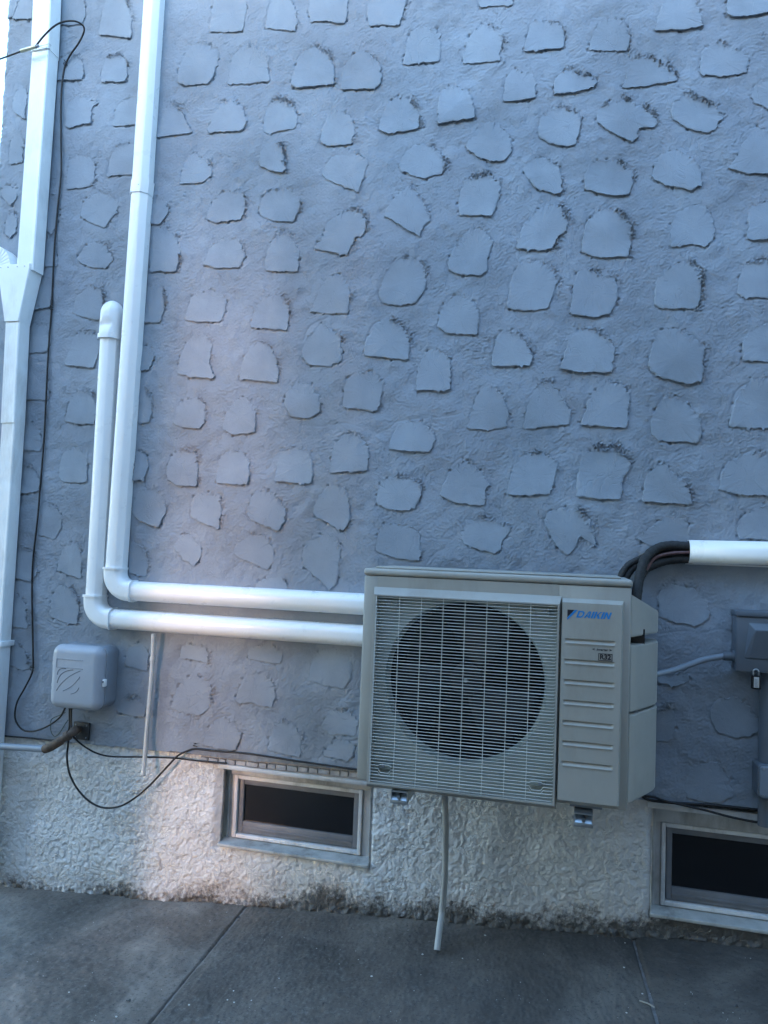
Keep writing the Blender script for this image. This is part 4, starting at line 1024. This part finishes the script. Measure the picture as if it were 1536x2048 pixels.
for s in (-1, 1):
    put('label_arrow', [(ti.x+s*.031, base_y-.0008, ti.z), (ti.x+s*.021, base_y-.0008, ti.z+.0045), (ti.x+s*.024, base_y-.0008, ti.z+.0008), (ti.x+s*.021, base_y-.0008, ti.z-.0030)], [(0, 1, 2), (0, 2, 3)], M_INK, pan)
# side valve cover
sx1 = P(1313, 1400, .15).x; cvT = P(1300, 1197, .15)
def cover(name, zlo, zhi, slope=False, lip=.0):
    plan = [(ux1-.002, -CF+.012), (ux1+.012, -CF+.022), (sx1-.006, -.175), (sx1, -.155), (sx1, -YB*0-.11), (ux1-.002, -.11)]
    if not slope: plan = [(ux1-.002, -CF+.012), (ux1+.012, -CF+.020), (ux1+.035, -.33), (sx1-.012, -.22), (sx1-.002, -.18), (sx1, -.14), (sx1-.004, -.11), (ux1-.002, -.11)]
    bm = bmesh.new(); a = [bm.verts.new((x, y, zlo)) for x, y in plan]
    def top(x, y): return zhi-(max(0, (x-ux1))/(sx1-ux1))*(.062 if slope else 0)
    b = [bm.verts.new((x, y, top(x, y))) for x, y in plan]; n = len(plan)
    bm.faces.new(a); bm.faces.new(b[::-1])
    for i in range(n): bm.faces.new((a[i], b[i], b[(i+1) % n], a[(i+1) % n]))
    bmesh.ops.bevel(bm, geom=bm.edges[:], offset=.004, segments=2, affect='EDGES')
    return bm_obj(name, bm, M_IVORY, unit, smooth=True, angle=40)
zA = P(1270, 1270, .30).z; zBm = P(1270, 1425, .36).z; zC = P(1268, 1290, .36).z
cover('valve_cover_top', zA, P(1268, 1187, .30).z, True)
lowc = cover('valve_cover_upper', zBm+.004, zC, False)
cover('valve_cover_lower', uz0+.020, zBm-.004, False)
bm = box_bm(ux1-.001, sx1-.055, -.30, -.135, zC-.03, zA+.02); bm_obj('valve_recess', bm, M_BLACK, unit)
bm = box_bm(ux1-.001, ux1+.03, -.34, -.2, zBm-.006, zBm+.006); bm_obj('cover_joint', bm, M_GREYD, unit)
# feet under the casing
for q in (.14, .86):
    xx_ = ux0+(ux1-ux0)*q; box('foot', xx_-.05, xx_+.05, -CF+.02, YB-.01, uz0-.012, uz0-.0005, M_GREYD, unit, .002)

# ------------------------------------------------------------------ wall brackets
def bracket(px, py, label):
    c = P(px, py, UF+.012); t = thing('wall_bracket', label, 'bracket', (c.x, 0, c.z), 'steel brackets carrying the outdoor unit')
    w = .028; zt = uz0-.0135; y1 = -UF-.010
    bm = bmesh.new()
    box_bm(c.x-w, c.x-w+.003, y1, -.01, zt-.036, zt, bm=bm); box_bm(c.x+w-.003, c.x+w, y1, -.01, zt-.036, zt, bm=bm); box_bm(c.x-w+.003, c.x+w-.003, y1, -.01, zt-.0035, zt-.0005, bm=bm)
    arm = bm_obj('arm', bm, M_GALV, t)
    box('end_lip', c.x-w-.001, c.x+w+.001, y1-.006, y1-.001, zt-.040, zt-.028, M_GALV, t, .001)
    put('end_flap', [(c.x-w, y1-.001, zt-.030), (c.x+w, y1-.001, zt-.030), (c.x+w, y1+.03, zt-.002), (c.x-w, y1+.03, zt-.002)], [(0, 1, 2, 3)], M_GALV, t)
    tube('bolt', [(c.x, y1-.004, zt-.020), (c.x, y1+.02, zt-.014)], .006, M_GALV, t, 6)
    box('plate', c.x-w+.004, c.x+w-.004, -.012, .012, zt-.036, zt+.30, M_GALV, t)
    vs, fs = tube_geo([Vector((c.x+.012, y1+.07, zt-.034)), Vector((c.x+.012, -.012, zt-.030))], .010, 4)
    put('brace', vs, fs, M_GALV, t)
    return t
bracket(798, 1588, 'galvanised bracket end under the left side of the outdoor unit, beside the small window')
bracket(1167, 1640, 'galvanised bracket end under the service panel side of the outdoor unit')

# ------------------------------------------------------------------ condensate pipe and short hose
cp_pts = [P(888, 1560, .30), P(891, 1640, .28), P(891, 1700, .20), P(889, 1760, .16), P(884, 1820, .14)]
end = G(874, 1905); cp_pts += [Vector((cp_pts[-1].x*.5+end.x*.5, (cp_pts[-1].y+end.y)/2, (cp_pts[-1].z+end.z)/2+.01)), end+Vector((0, .0, .008))]
t = thing('drain_pipe', 'thin grey drain pipe hanging from under the outdoor unit to the pavement', 'pipe', tuple(end))
tube('pipe', crspline(cp_pts, 8), .0112, M_PIPE2, t, 14)
e2 = end+Vector((0, 0, .008)); dv = (e2-cp_pts[-2]).normalized(); tube('open_end', [e2-dv*.004, e2+dv*.0012], .0095, M_VOID, t, 14)
t = thing('drain_hose', 'short pale ribbed drain hose hanging from the lower duct cover', 'hose', tuple(P(287, 1553, .05)))
hp = [P(307, 1268, .045), P(306, 1310, .035), P(301, 1380, .03), P(294, 1460, .032), P(290, 1510, .045), P(286, 1551, .055)]
pp = crspline(hp, 16); tube('hose', pp, lambda q: .0092+.0005*(1 if int(q*70) % 2 else 0), M_PIPE, t, 12)
dv = (pp[-1]-pp[-3]).normalized(); tube('open_end', [pp[-1]-dv*.004, pp[-1]+dv*.0015], .0078, M_VOID, t, 12)
cl = pp[18]; tube('hose_joint', [cl+Vector((0, 0, .008)), cl-Vector((0, 0, .008))], .0122, M_PIPE, t, 12)

# ------------------------------------------------------------------ insulated lines on the right
bun = thing('refrigerant_lines', 'bundle of black insulated lines bending from the white cover down behind the outdoor unit', 'insulated pipes', tuple(P(1310, 1100, .04)))
def line(pts, r):
    p = crspline(pts, 10); n = len(p)
    ph = random.random()*6
    return tube('line', p, lambda q: r*(1+.035*math.sin(q*n*1.9+ph)+.02*math.sin(q*n*.77)), M_FOAM, bun, 12)
line([P(1420, 1094, .034), P(1376, 1093, .036), P(1340, 1091, .042), P(1312, 1098, .052), P(1290, 1118, .075), P(1280, 1150, .10), P(1274, 1190, .13), P(1270, 1240, .15)], .0165)
line([P(1420, 1118, .030), P(1376, 1118, .032), P(1340, 1120, .036), P(1312, 1128, .045), P(1290, 1140, .055), P(1277, 1165, .08), P(1270, 1200, .11), P(1268, 1240, .12)], .0155)
line([P(1400, 1106, .03), P(1350, 1104, .025), P(1310, 1108, .025), P(1270, 1122, .03), P(1248, 1140, .04), P(1236, 1170, .06)], .012)
line([P(1400, 1110, .02), P(1340, 1112, .02), P(1290, 1122, .02), P(1262, 1140, .03), P(1246, 1170, .05)], .013)
tube('copper_line', crspline([P(1400, 1105, .048), P(1376, 1105, .050), P(1340, 1107, .054), P(1310, 1116, .058), P(1292, 1140, .07)], 8), .006, simple('worn_copper', (.12, .06, .06), .5, var=.4, vscale=60), bun, 8)

# ------------------------------------------------------------------ grey cable box on the left
bx0, bx1 = P(103, 1350, .10).x, P(209, 1350, .085).x; bz1, bz0 = P(155, 1291, .10).z, P(150, 1419, .10).z
t = thing('cable_box', 'rounded light grey cable junction box with curved ribs on its lid', 'junction box', ((bx0+bx1)/2, 0, bz0))
def rbox(name, x0, x1, y0, y1, z0, z1, rad, bev, mat, parent):
    """rounded-rectangle slab, corner radius rad, front edge rounded by bev"""
    vs = []; fs = []; k = 8; lay = [(y1, 0), (y0+bev, 0)]+[(y0+bev-bev*math.sin(a), bev*(1-math.cos(a))) for a in [math.pi/2*i/6 for i in range(1, 7)]]
    for (y, ins) in lay:
        for ci, (cx, cz, a0) in enumerate(((x1-rad, z1-rad, 0), (x0+rad, z1-rad, 90), (x0+rad, z0+rad, 180), (x1-rad, z0+rad, 270))):
            for i in range(k+1):
                a = R(a0+90*i/k); rr = max(rad-ins, .001); vs.append((cx+rr*math.cos(a), y, cz+rr*math.sin(a)))
    n = 4*(k+1)
    for l in range(len(lay)-1):
        for i in range(n): j = (i+1) % n; fs.append((l*n+i, l*n+j, (l+1)*n+j, (l+1)*n+i))
    fs.append(tuple(range(n))[::-1]); fs.append(tuple((len(lay)-1)*n+i for i in range(n)))
    bm = bmesh.new(); me = bpy.data.meshes.new('t'); me.from_pydata(vs, [], fs); bm.from_mesh(me); return bm_obj(name, bm, mat, parent, smooth=True, angle=50)
rbox('back_box', bx0+.008, bx1+.006, -.078, -.002, bz0+.008, bz1-.002, .035, .004, M_GREYD, t)
lidb = rbox('lid', bx0, bx1, -.118, -.079, bz0, bz1, .040, .034, M_GREYP, t)
cx_, cz_ = (bx0+bx1)/2-.008, (bz0+bz1)/2; yl = -.1185; ww, hh = (bx1-bx0), (bz1-bz0)
def rib(p0, p1, p2):
    pts = []
    for i in range(11):
        q = i/10; a = [(1-q)**2*p0[k]+2*q*(1-q)*p1[k]+q*q*p2[k] for k in (0, 1)]; pts.append(Vector((bx0+ww*a[0], yl+.0006, bz0+hh*a[1])))
    tube('lid_groove', pts, .0016, M_BOX, lidb, 6)
rib((.17, .53), (.17, .645), (.33, .635)); rib((.18, .40), (.2, .6), (.48, .625)); rib((.17, .28), (.3, .5), (.62, .62)); rib((.30, .285), (.5, .36), (.62, .53)); rib((.46, .25), (.58, .27), (.61, .36))
for q in ((.14, .66, .775, .782), (.14, .66, .645, .652), (.14, .148, .652, .775)):
    box('label_frame', bx0+ww*q[0], bx0+ww*q[1], yl-.001, yl+.002, bz0+hh*q[2], bz0+hh*q[3], M_GREYD, lidb)
lt = P(210, 1366, .09); box('latch', bx1-.002, bx1+.012, -.098, -.080, lt.z-.016, lt.z+.016, M_WHITE, t, .004)
tube('latch_screw', [(bx1+.004, -.098, lt.z+.006), (bx1+.004, -.102, lt.z+.006)], .004, M_BOX, t, 8)
for q in (.22, .32, .74, .66): box('hinge', bx0-.006, bx0+.002, -.092, -.080, bz0+hh*q, bz0+hh*q+.014, M_GREYP, t, .002)

# ------------------------------------------------------------------ rusty pipe elbow and plate, grey pipe
t = thing('rusty_pipe', 'rusty elbow pipe leaving a dark square plate and joining a grey pipe along the foundation', 'pipe', tuple(P(165, 1460)))
pc = P(165, 1461); p0_, p1_ = P(151, 1442), P(180, 1480)
box('wall_plate', p0_.x, p1_.x, -.012, -.003, p1_.z, p0_.z, M_PLATE, t, .001)
for a, b in ((.15, .15), (.85, .15), (.15, .85), (.85, .85)): tube('bolt', [(p0_.x+(p1_.x-p0_.x)*a, -.012, p1_.z+(p0_.z-p1_.z)*b), (p0_.x+(p1_.x-p0_.x)*a, -.015, p1_.z+(p0_.z-p1_.z)*b)], .0032, M_GREYD, t, 8)
e0 = P(158, 1459, .01); e1 = P(145, 1465, .09); e2 = P(125, 1479, .105); e3 = P(102, 1493, .10); e4 = P(92, 1497, .09)
tube('elbow', crspline([e0, P(153, 1460, .05), e1, e2, e3, e4], 8), lambda q: .0195 if .28 < q < .42 or .60 < q < .95 else .0155, M_RUST, t, 16)
tube('union_nut', [P(139, 1469, .097), P(131, 1474, .101)], .021, M_RUST, t, 8); tube('union_nut', [P(150, 1461, .062), P(146, 1463, .078)], .019, M_RUST, t, 8)
tube('coupling', [P(104, 1493, .10), P(90, 1498, .088)], .0185, M_RUST, t, 14)
tube('grey_pipe', [P(90, 1498, .085), P(40, 1495, .07), P(-60, 1489, .06)], .0145, M_COND, t, 16)
# ------------------------------------------------------------------ cables
def cable(name, label, pts, r=.0042, mat=M_CABLE, n=8, cat='cable'):
    p = crspline(pts, n); o = tube(name, p, r, mat, None, 8); tag(o, label, cat); recentre(o); return o
sp0, sp1 = P(42, 102, .125), P(77, 92, .125)
cable('black_cable', 'black cable looping off the barrel and dropping beside the downspout to the grey box',
      [P(72, 92, .125), P(85, 75, .125), P(105, 55, .12), P(125, 44, .10), P(148, 42, .085), P(165, 50, .06), P(168, 63, .045), P(158, 85, .03), P(142, 108, .016), P(131, 130, .010), P(125, 160, .010), P(122, 210, .012), P(122, 280, .010), P(122, 350, .010),
       P(114, 430, .011), P(108, 512, .010), P(103, 620, .008), P(97, 700, .010), P(92, 800, .010), P(88, 880, .010), P(80, 980, .010), P(75, 1040, .010), P(66, 1120, .010), P(64, 1180, .010), P(65, 1250, .010), P(66, 1305, .012), P(65, 1342, .014),
       P(50, 1375, .016), P(34, 1405, .02), P(30, 1435, .022), P(42, 1457, .025), P(62, 1463, .028), P(90, 1455, .035), P(118, 1436, .05), P(131, 1415, .06)], .0040)
cable('black_cable', 'short black cable entering the left edge of the photo and ending in the metal barrel', [P(-60, 132, .10), P(-20, 124, .11), P(0, 118, .115), P(22, 110, .12), P(46, 101, .125)], .0036)
t = thing('cable_barrel', 'small pale metal barrel clamped on the black cable in front of the downspout', 'cable splice', tuple(sp0))
tube('barrel', [sp0, sp0.lerp(sp1, .85)], .0085, M_BRASS, t, 12); tube('collar', [sp0.lerp(sp1, .85), sp1], .0068, M_GREYD, t, 10)
tube('ground_strand', crspline([sp1, P(88, 96, .118), P(98, 97, .10), P(104, 100, .03)], 6), .0010, M_GALV, t, 6)
tube('ground_strand', crspline([sp1, P(90, 90, .118), P(99, 88, .10), P(106, 97, .02)], 6), .0010, M_GALV, t, 6)
cable('black_cable', 'long black cable hanging in a deep loop below the grey box',
      [P(139, 1405, .055), P(139, 1440, .075), P(138, 1462, .085), P(136, 1490, .05), P(134, 1515, .035), P(139, 1547, .035), P(155, 1578, .035), P(178, 1602, .035), P(205, 1615, .035), P(238, 1613, .035), P(268, 1597, .032), P(300, 1570, .03), P(330, 1538, .025), P(355, 1512, .02), P(372, 1503, .015), P(390, 1498, .012),
       P(430, 1502, .010), P(500, 1508, .010), P(600, 1523, .010), P(720, 1540, .010), P(900, 1563, .010), P(1150, 1588, .012), P(1290, 1592, .014), P(1330, 1602, .02), P(1400, 1618, .03), P(1470, 1636, .035), P(1536, 1648, .035), P(1640, 1662, .03)], .0042)
cable('black_cable', 'thin black cable sagging from the rusty elbow to the header of the small window', [P(143, 1410, .055), P(143, 1445, .08), P(146, 1470, .08), P(155, 1482, .06), P(172, 1495, .04), P(195, 1507, .025), P(225, 1513, .015), P(285, 1514, .02), P(345, 1516, .010), P(400, 1522, .008), P(453, 1527, .006)], .0036)
cable('green_ground_wire', 'thin dark green wire looping beside the rusty elbow', [P(136, 1440, .06), P(128, 1452, .045), P(120, 1465, .04), P(110, 1473, .035), P(103, 1465, .03), P(101, 1450, .025), P(104, 1438, .03), P(120, 1430, .04), P(130, 1425, .05)], .0018, M_GREEN)
cable('black_cable', 'black cable lying along the coat edge above the grey pipe at the left', [P(-60, 1465, .004), P(0, 1471, .006), P(60, 1476, .008), P(108, 1480, .012), P(135, 1470, .05)], .0036)
cable('black_cable', 'thick dark line along the coat edge above the window at the right edge', [P(1285, 1593, .016), P(1300, 1600, .010), P(1350, 1606, .008), P(1420, 1610, .006), P(1480, 1616, .006), P(1536, 1622, .006), P(1640, 1633, .006)], .0050)  # dark tube drawn along the lower edge of the coat
def clip(px, py, off, label):
    c = P(px, py, off); t = thing('cable_clip', label, 'clip', tuple(c)); 
    tube('loop', crspline([c+Vector((-.008, .004, 0)), c+Vector((-.006, -.006, .006)), c+Vector((.004, -.007, .004)), c+Vector((.008, .003, -.002))], 5), .0020, M_PLATE, t, 6)
    tube('nail', [c+Vector((0, .012, .010)), c+Vector((.003, -.016, .015))], .0022, M_PLATE, t, 6)
clip(131, 130, .010, 'bent clip holding the black cable below its top loop'); clip(103, 619, .008, 'small clip on the black cable level with the funnel')
clip(64, 1341, .012, 'clip where the black cable turns away beside the grey box'); clip(390, 1493, .008, 'rusty clip at the top of the big cable loop')
clip(110, 104, .012, 'dark nail head right of the downspout strap')

# ------------------------------------------------------------------ electrical disconnect on the right
dx0 = P(1472, 1280, .09).x; dz1, dz0 = P(1490, 1222, .09).z, P(1490, 1343, .09).z; dx1 = dx0+.19
t = thing('disconnect_box', 'dark grey electrical disconnect box with a raised cover, right of the outdoor unit', 'electrical box', ((dx0+dx1)/2, 0, dz0))
box('enclosure', dx0+.004, dx1-.004, -.088, -.002, dz0+.006, dz1-.012, M_BOX, t, .003)
bm = box_bm(dx0, dx1, -.096, -.012, dz0, dz1-.02, .003, 2); 
door = bm_obj('cover', bm, M_BOX, t, smooth=True, angle=40)
box('rain_hood', dx0-.003, dx1+.003, -.101, -.004, dz1-.018, dz1, M_BOX, door, .003)
a = dx0+.045; b = dx1-.03; zt2, zb2 = dz1-.045, dz0+.045
vs = [(a-.006, -.096, zt2+.006), (b+.006, -.096, zt2+.006), (b+.006, -.096, zb2), (a-.020, -.096, zb2), (a+.010, -.118, zt2-.016), (b-.010, -.118, zt2-.016), (b-.010, -.100, zb2+.002), (a-.004, -.100, zb2+.002)]
o = put('raised_handle', vs, [(0, 1, 5, 4), (1, 2, 6, 5), (2, 3, 7, 6), (3, 0, 4, 7), (4, 5, 6, 7)], M_BOX, door); md = o.modifiers.new('b', 'BEVEL'); md.width = .003; md.segments = 2
pl0 = P(1512, 1347, .105)
tg = thing('padlock', 'small black padlock with a worn white sticker hanging under the disconnect box', 'padlock', tuple(pl0))
box('body', pl0.x-.014, pl0.x+.014, -.113, -.095, pl0.z-.052, pl0.z-.006, M_VOID, tg, .003)
box('sticker', pl0.x-.008, pl0.x+.008, -.1142, -.1132, pl0.z-.046, pl0.z-.011, M_PIPE, tg)
for i in range(6): box('sticker_print', pl0.x-.0055, pl0.x+.0035-.001*(i % 3), -.1149, -.1143, pl0.z-.042+i*.0045, pl0.z-.0402+i*.0045, M_COND, tg)
tube('shackle', crspline([pl0+Vector((-.008, .001, -.008)), pl0+Vector((-.008, .001, .008)), pl0+Vector((0, .001, .014)), pl0+Vector((.008, .001, .008)), pl0+Vector((.008, .001, -.008))], 6), .0026, M_GALV, tg, 8)
# flexible whip
t = thing('flexible_conduit', 'grey flexible conduit curving from the outdoor unit cover up to the disconnect box', 'conduit', tuple(P(1440, 1313, .05)))
tube('conduit', crspline([P(1295, 1351, .16), P(1318, 1347, .13), P(1345, 1341, .10), P(1380, 1329, .075), P(1410, 1319, .065), P(1448, 1312, .06)], 10), .0105, M_COND, t, 14)
c0 = P(1446, 1312, .06); c1 = Vector((dx0+.002, c0.y, c0.z+.001))
tube('connector', [c0, c0.lerp(c1, .8)], .0155, M_BOX, t, 14); tube('connector_ring', [c0.lerp(c1, .78), c1], .021, M_BOX, t, 16)
# rigid conduit and body below
ux = P(1521, 1450, .06).x; zc = P(1520, 1522, .06).z
t = thing('rigid_conduit', 'dark grey vertical conduit dropping from the disconnect box to a conduit body', 'conduit', (ux+.025, 0, zc))
tube('conduit', [(ux+.030, -.045, dz0+.01), (ux+.026, -.045, zc-.004)], .030, M_BOX, t, 18)
bxx = P(1513, 1560, .07).x; z1_, z0_ = P(1520, 1526, .07).z, P(1520, 1596, .07).z
rb = rbox('conduit_body', bxx, bxx+.085, -.082, -.004, z0_, z1_, .014, .006, M_BOX, t)
rbox('body_cover', bxx+.006, bxx+.079, -.090, -.083, z0_+.006, z1_-.006, .012, .003, M_COND, t)
for zz_ in (z1_-.014, z0_+.014): screw(bxx+.018, -.0905, zz_, t, .004)
tube('tail_pipe', [(bxx+.030, -.040, z0_+.002), (bxx+.030, -.040, z0_-.10)], .019, M_BOX, t, 14)

# ------------------------------------------------------------------ litter on the pavement
bm = bmesh.new()
def chip(px, py, s, bm_=None):
    p = G(px, py); 
    r = bmesh.ops.create_icosphere(bm, subdivisions=1, radius=s)
    for v in r['verts']:
        v.co = Vector((v.co.x*random.uniform(.7, 1.4), v.co.y*random.uniform(.7, 1.3), v.co.z*.45)); v.co += Vector((p.x, p.y, p.z+s*.25))
for (x, y, s) in ((453, 1825, .003), (420, 1842, .002), (138, 1985, .0035), (233, 2034, .004), (378, 2010, .003), (468, 2005, .003), (503, 2001, .0025), (467, 1982, .003), (743, 1953, .004), (558, 1957, .002), (717, 1920, .003), (845, 1909, .004), (550, 1976, .002), (230, 1965, .002), (185, 1946, .002),
                  (1250, 1886, .0025), (1248, 1935, .003), (1253, 2026, .003), (1130, 1888, .002), (1172, 1908, .003), (925, 1917, .0025), (970, 1871, .004), (1285, 1988, .003), (455, 2000, .003), (619, 1969, .002), (700, 1830, .002), (530, 1837, .003)):
    chip(x, y, s)
for _ in range(170): chip(random.uniform(20, 1520), random.uniform(1900, 2047) if random.random() < .6 else random.uniform(1830, 1900), random.uniform(.0009, .0018))
o = bm_obj('paint_chips', bm, simple('chips', (.5, .5, .48), .8, var=.2), None); tag(o, 'pale paint flakes and grit scattered over the pavement', 'grit', kind='stuff')
a, b = G(1279, 2004), G(1309, 2017)
o = tube('twig', [a+Vector((0, 0, .004)), a.lerp(b, .5)+Vector((.002, 0, .006)), b+Vector((0, 0, .004))], .0022, simple('twig_pale', (.30, .28, .24), .8), None, 6); tag(o, 'thin pale twig lying by the pavement joint at the lower right', 'twig'); recentre(o)
def leaf(px, py, s, rot, label):
    p = G(px, py); vs = []; n = 10
    for i in range(n):
        a = 2*math.pi*i/n; u, v = math.cos(a)*s*(1.0 if i % 2 else .8), math.sin(a)*s*.45
        vs.append((p.x+u*math.cos(rot)-v*math.sin(rot), p.y+u*math.sin(rot)+v*math.cos(rot), p.z+.003+.25*abs(v)+.003*math.sin(a*2)))
    vs.append((p.x, p.y, p.z+.002)); o = put('dead_leaf', vs, [(i, (i+1) % n, n) for i in range(n)], M_PLATE, None); o.modifiers.new('t', 'SOLIDIFY').thickness = .0008; tag(o, label, 'leaf', 'dead leaf scraps on the pavement'); recentre(o)
leaf(257, 2003, .009, .4, 'curled dark leaf scrap on the left slab near its joint'); leaf(647, 2010, .007, 1.2, 'small dark leaf scrap in the middle of the centre slab')
leaf(1439, 1909, .008, .1, 'flat dark leaf scrap near the foundation at the lower right'); leaf(1473, 2014, .008, .8, 'dark leaf scrap on the right slab'); leaf(536, 1830, .007, .2, 'dark leaf scrap below the small window sill'); leaf(476, 1836, .008, .3, 'dark scrap at the head of the left pavement joint')

# ------------------------------------------------------------------ unseen houses behind the viewer, added to block and shape the light
def add_blocker_house(name, foot, h, label):
    """added blocker house on a footprint polygon (x, y), flat-eaved with a low roof"""
    cx = sum(p[0] for p in foot)/len(foot); cy = sum(p[1] for p in foot)/len(foot)
    t = thing(name, label, 'house', (cx, cy, -.5)); n = len(foot)
    vs = [(x, y, -2.0) for x, y in foot]+[(x, y, h) for x, y in foot]
    put('wall', vs, [tuple(range(n))[::-1]]+[(i, (i+1) % n, n+(i+1) % n, n+i) for i in range(n)], M_BLOCKER_SIDING, t)  # walls of the added blocker house
    vs = [(x, y, h+.001) for x, y in foot]+[(x, y, h+.12) for x, y in foot]+[(cx, cy, h+.7)]
    put('roof', vs, [tuple(range(n))[::-1]]+[(i, (i+1) % n, n+(i+1) % n, n+i) for i in range(n)]+[(n+i, n+(i+1) % n, 2*n) for i in range(n)], M_BLOCKER_ROOF, t)  # roof of the added blocker house
    return t
# slot between the added houses, cut along the sun to leave a warm band
bp = P(424, 900); Y1, Y2, Y3 = -3.5, -5.0, -9.5
def ray_x(y): return bp.x+SDIR.x*(bp.y-y)/(-SDIR.y)
HALF = .13
add_blocker_house('blocker_house', [(ray_x(Y1)+HALF+.30, Y1), (ray_x(Y3)+HALF, Y3), (12, Y3), (12, -1.2), (5, -2.4), (1.2, -3.3)], 4.7, 'unseen beige house added close behind the viewer to the right, shaped to block light')
add_blocker_house('blocker_house', [(ray_x(Y2)-HALF, Y2), (-9.5, Y2), (-9.5, Y3), (ray_x(Y3)-HALF, Y3)], 5.2, 'unseen beige house added further back behind the viewer to the left, shaped to block light')
t = thing('sun_band_blocker', 'unseen dark box added across the slot between the blocker houses to cap the sun band', 'roof', (ray_x(Y3), Y3, 3))  # added box, out of view, cuts off the upper end of the sun band
k3 = (bp.y-Y3)/(-SDIR.y); zr = P(428, 450).z+k3*SDIR.z
box('blocker_deck', ray_x(Y3)-1.5, ray_x(Y3)+3.0, Y3-1.2, Y3-.1, zr, 5.2, M_BLOCKER_ROOF, t)
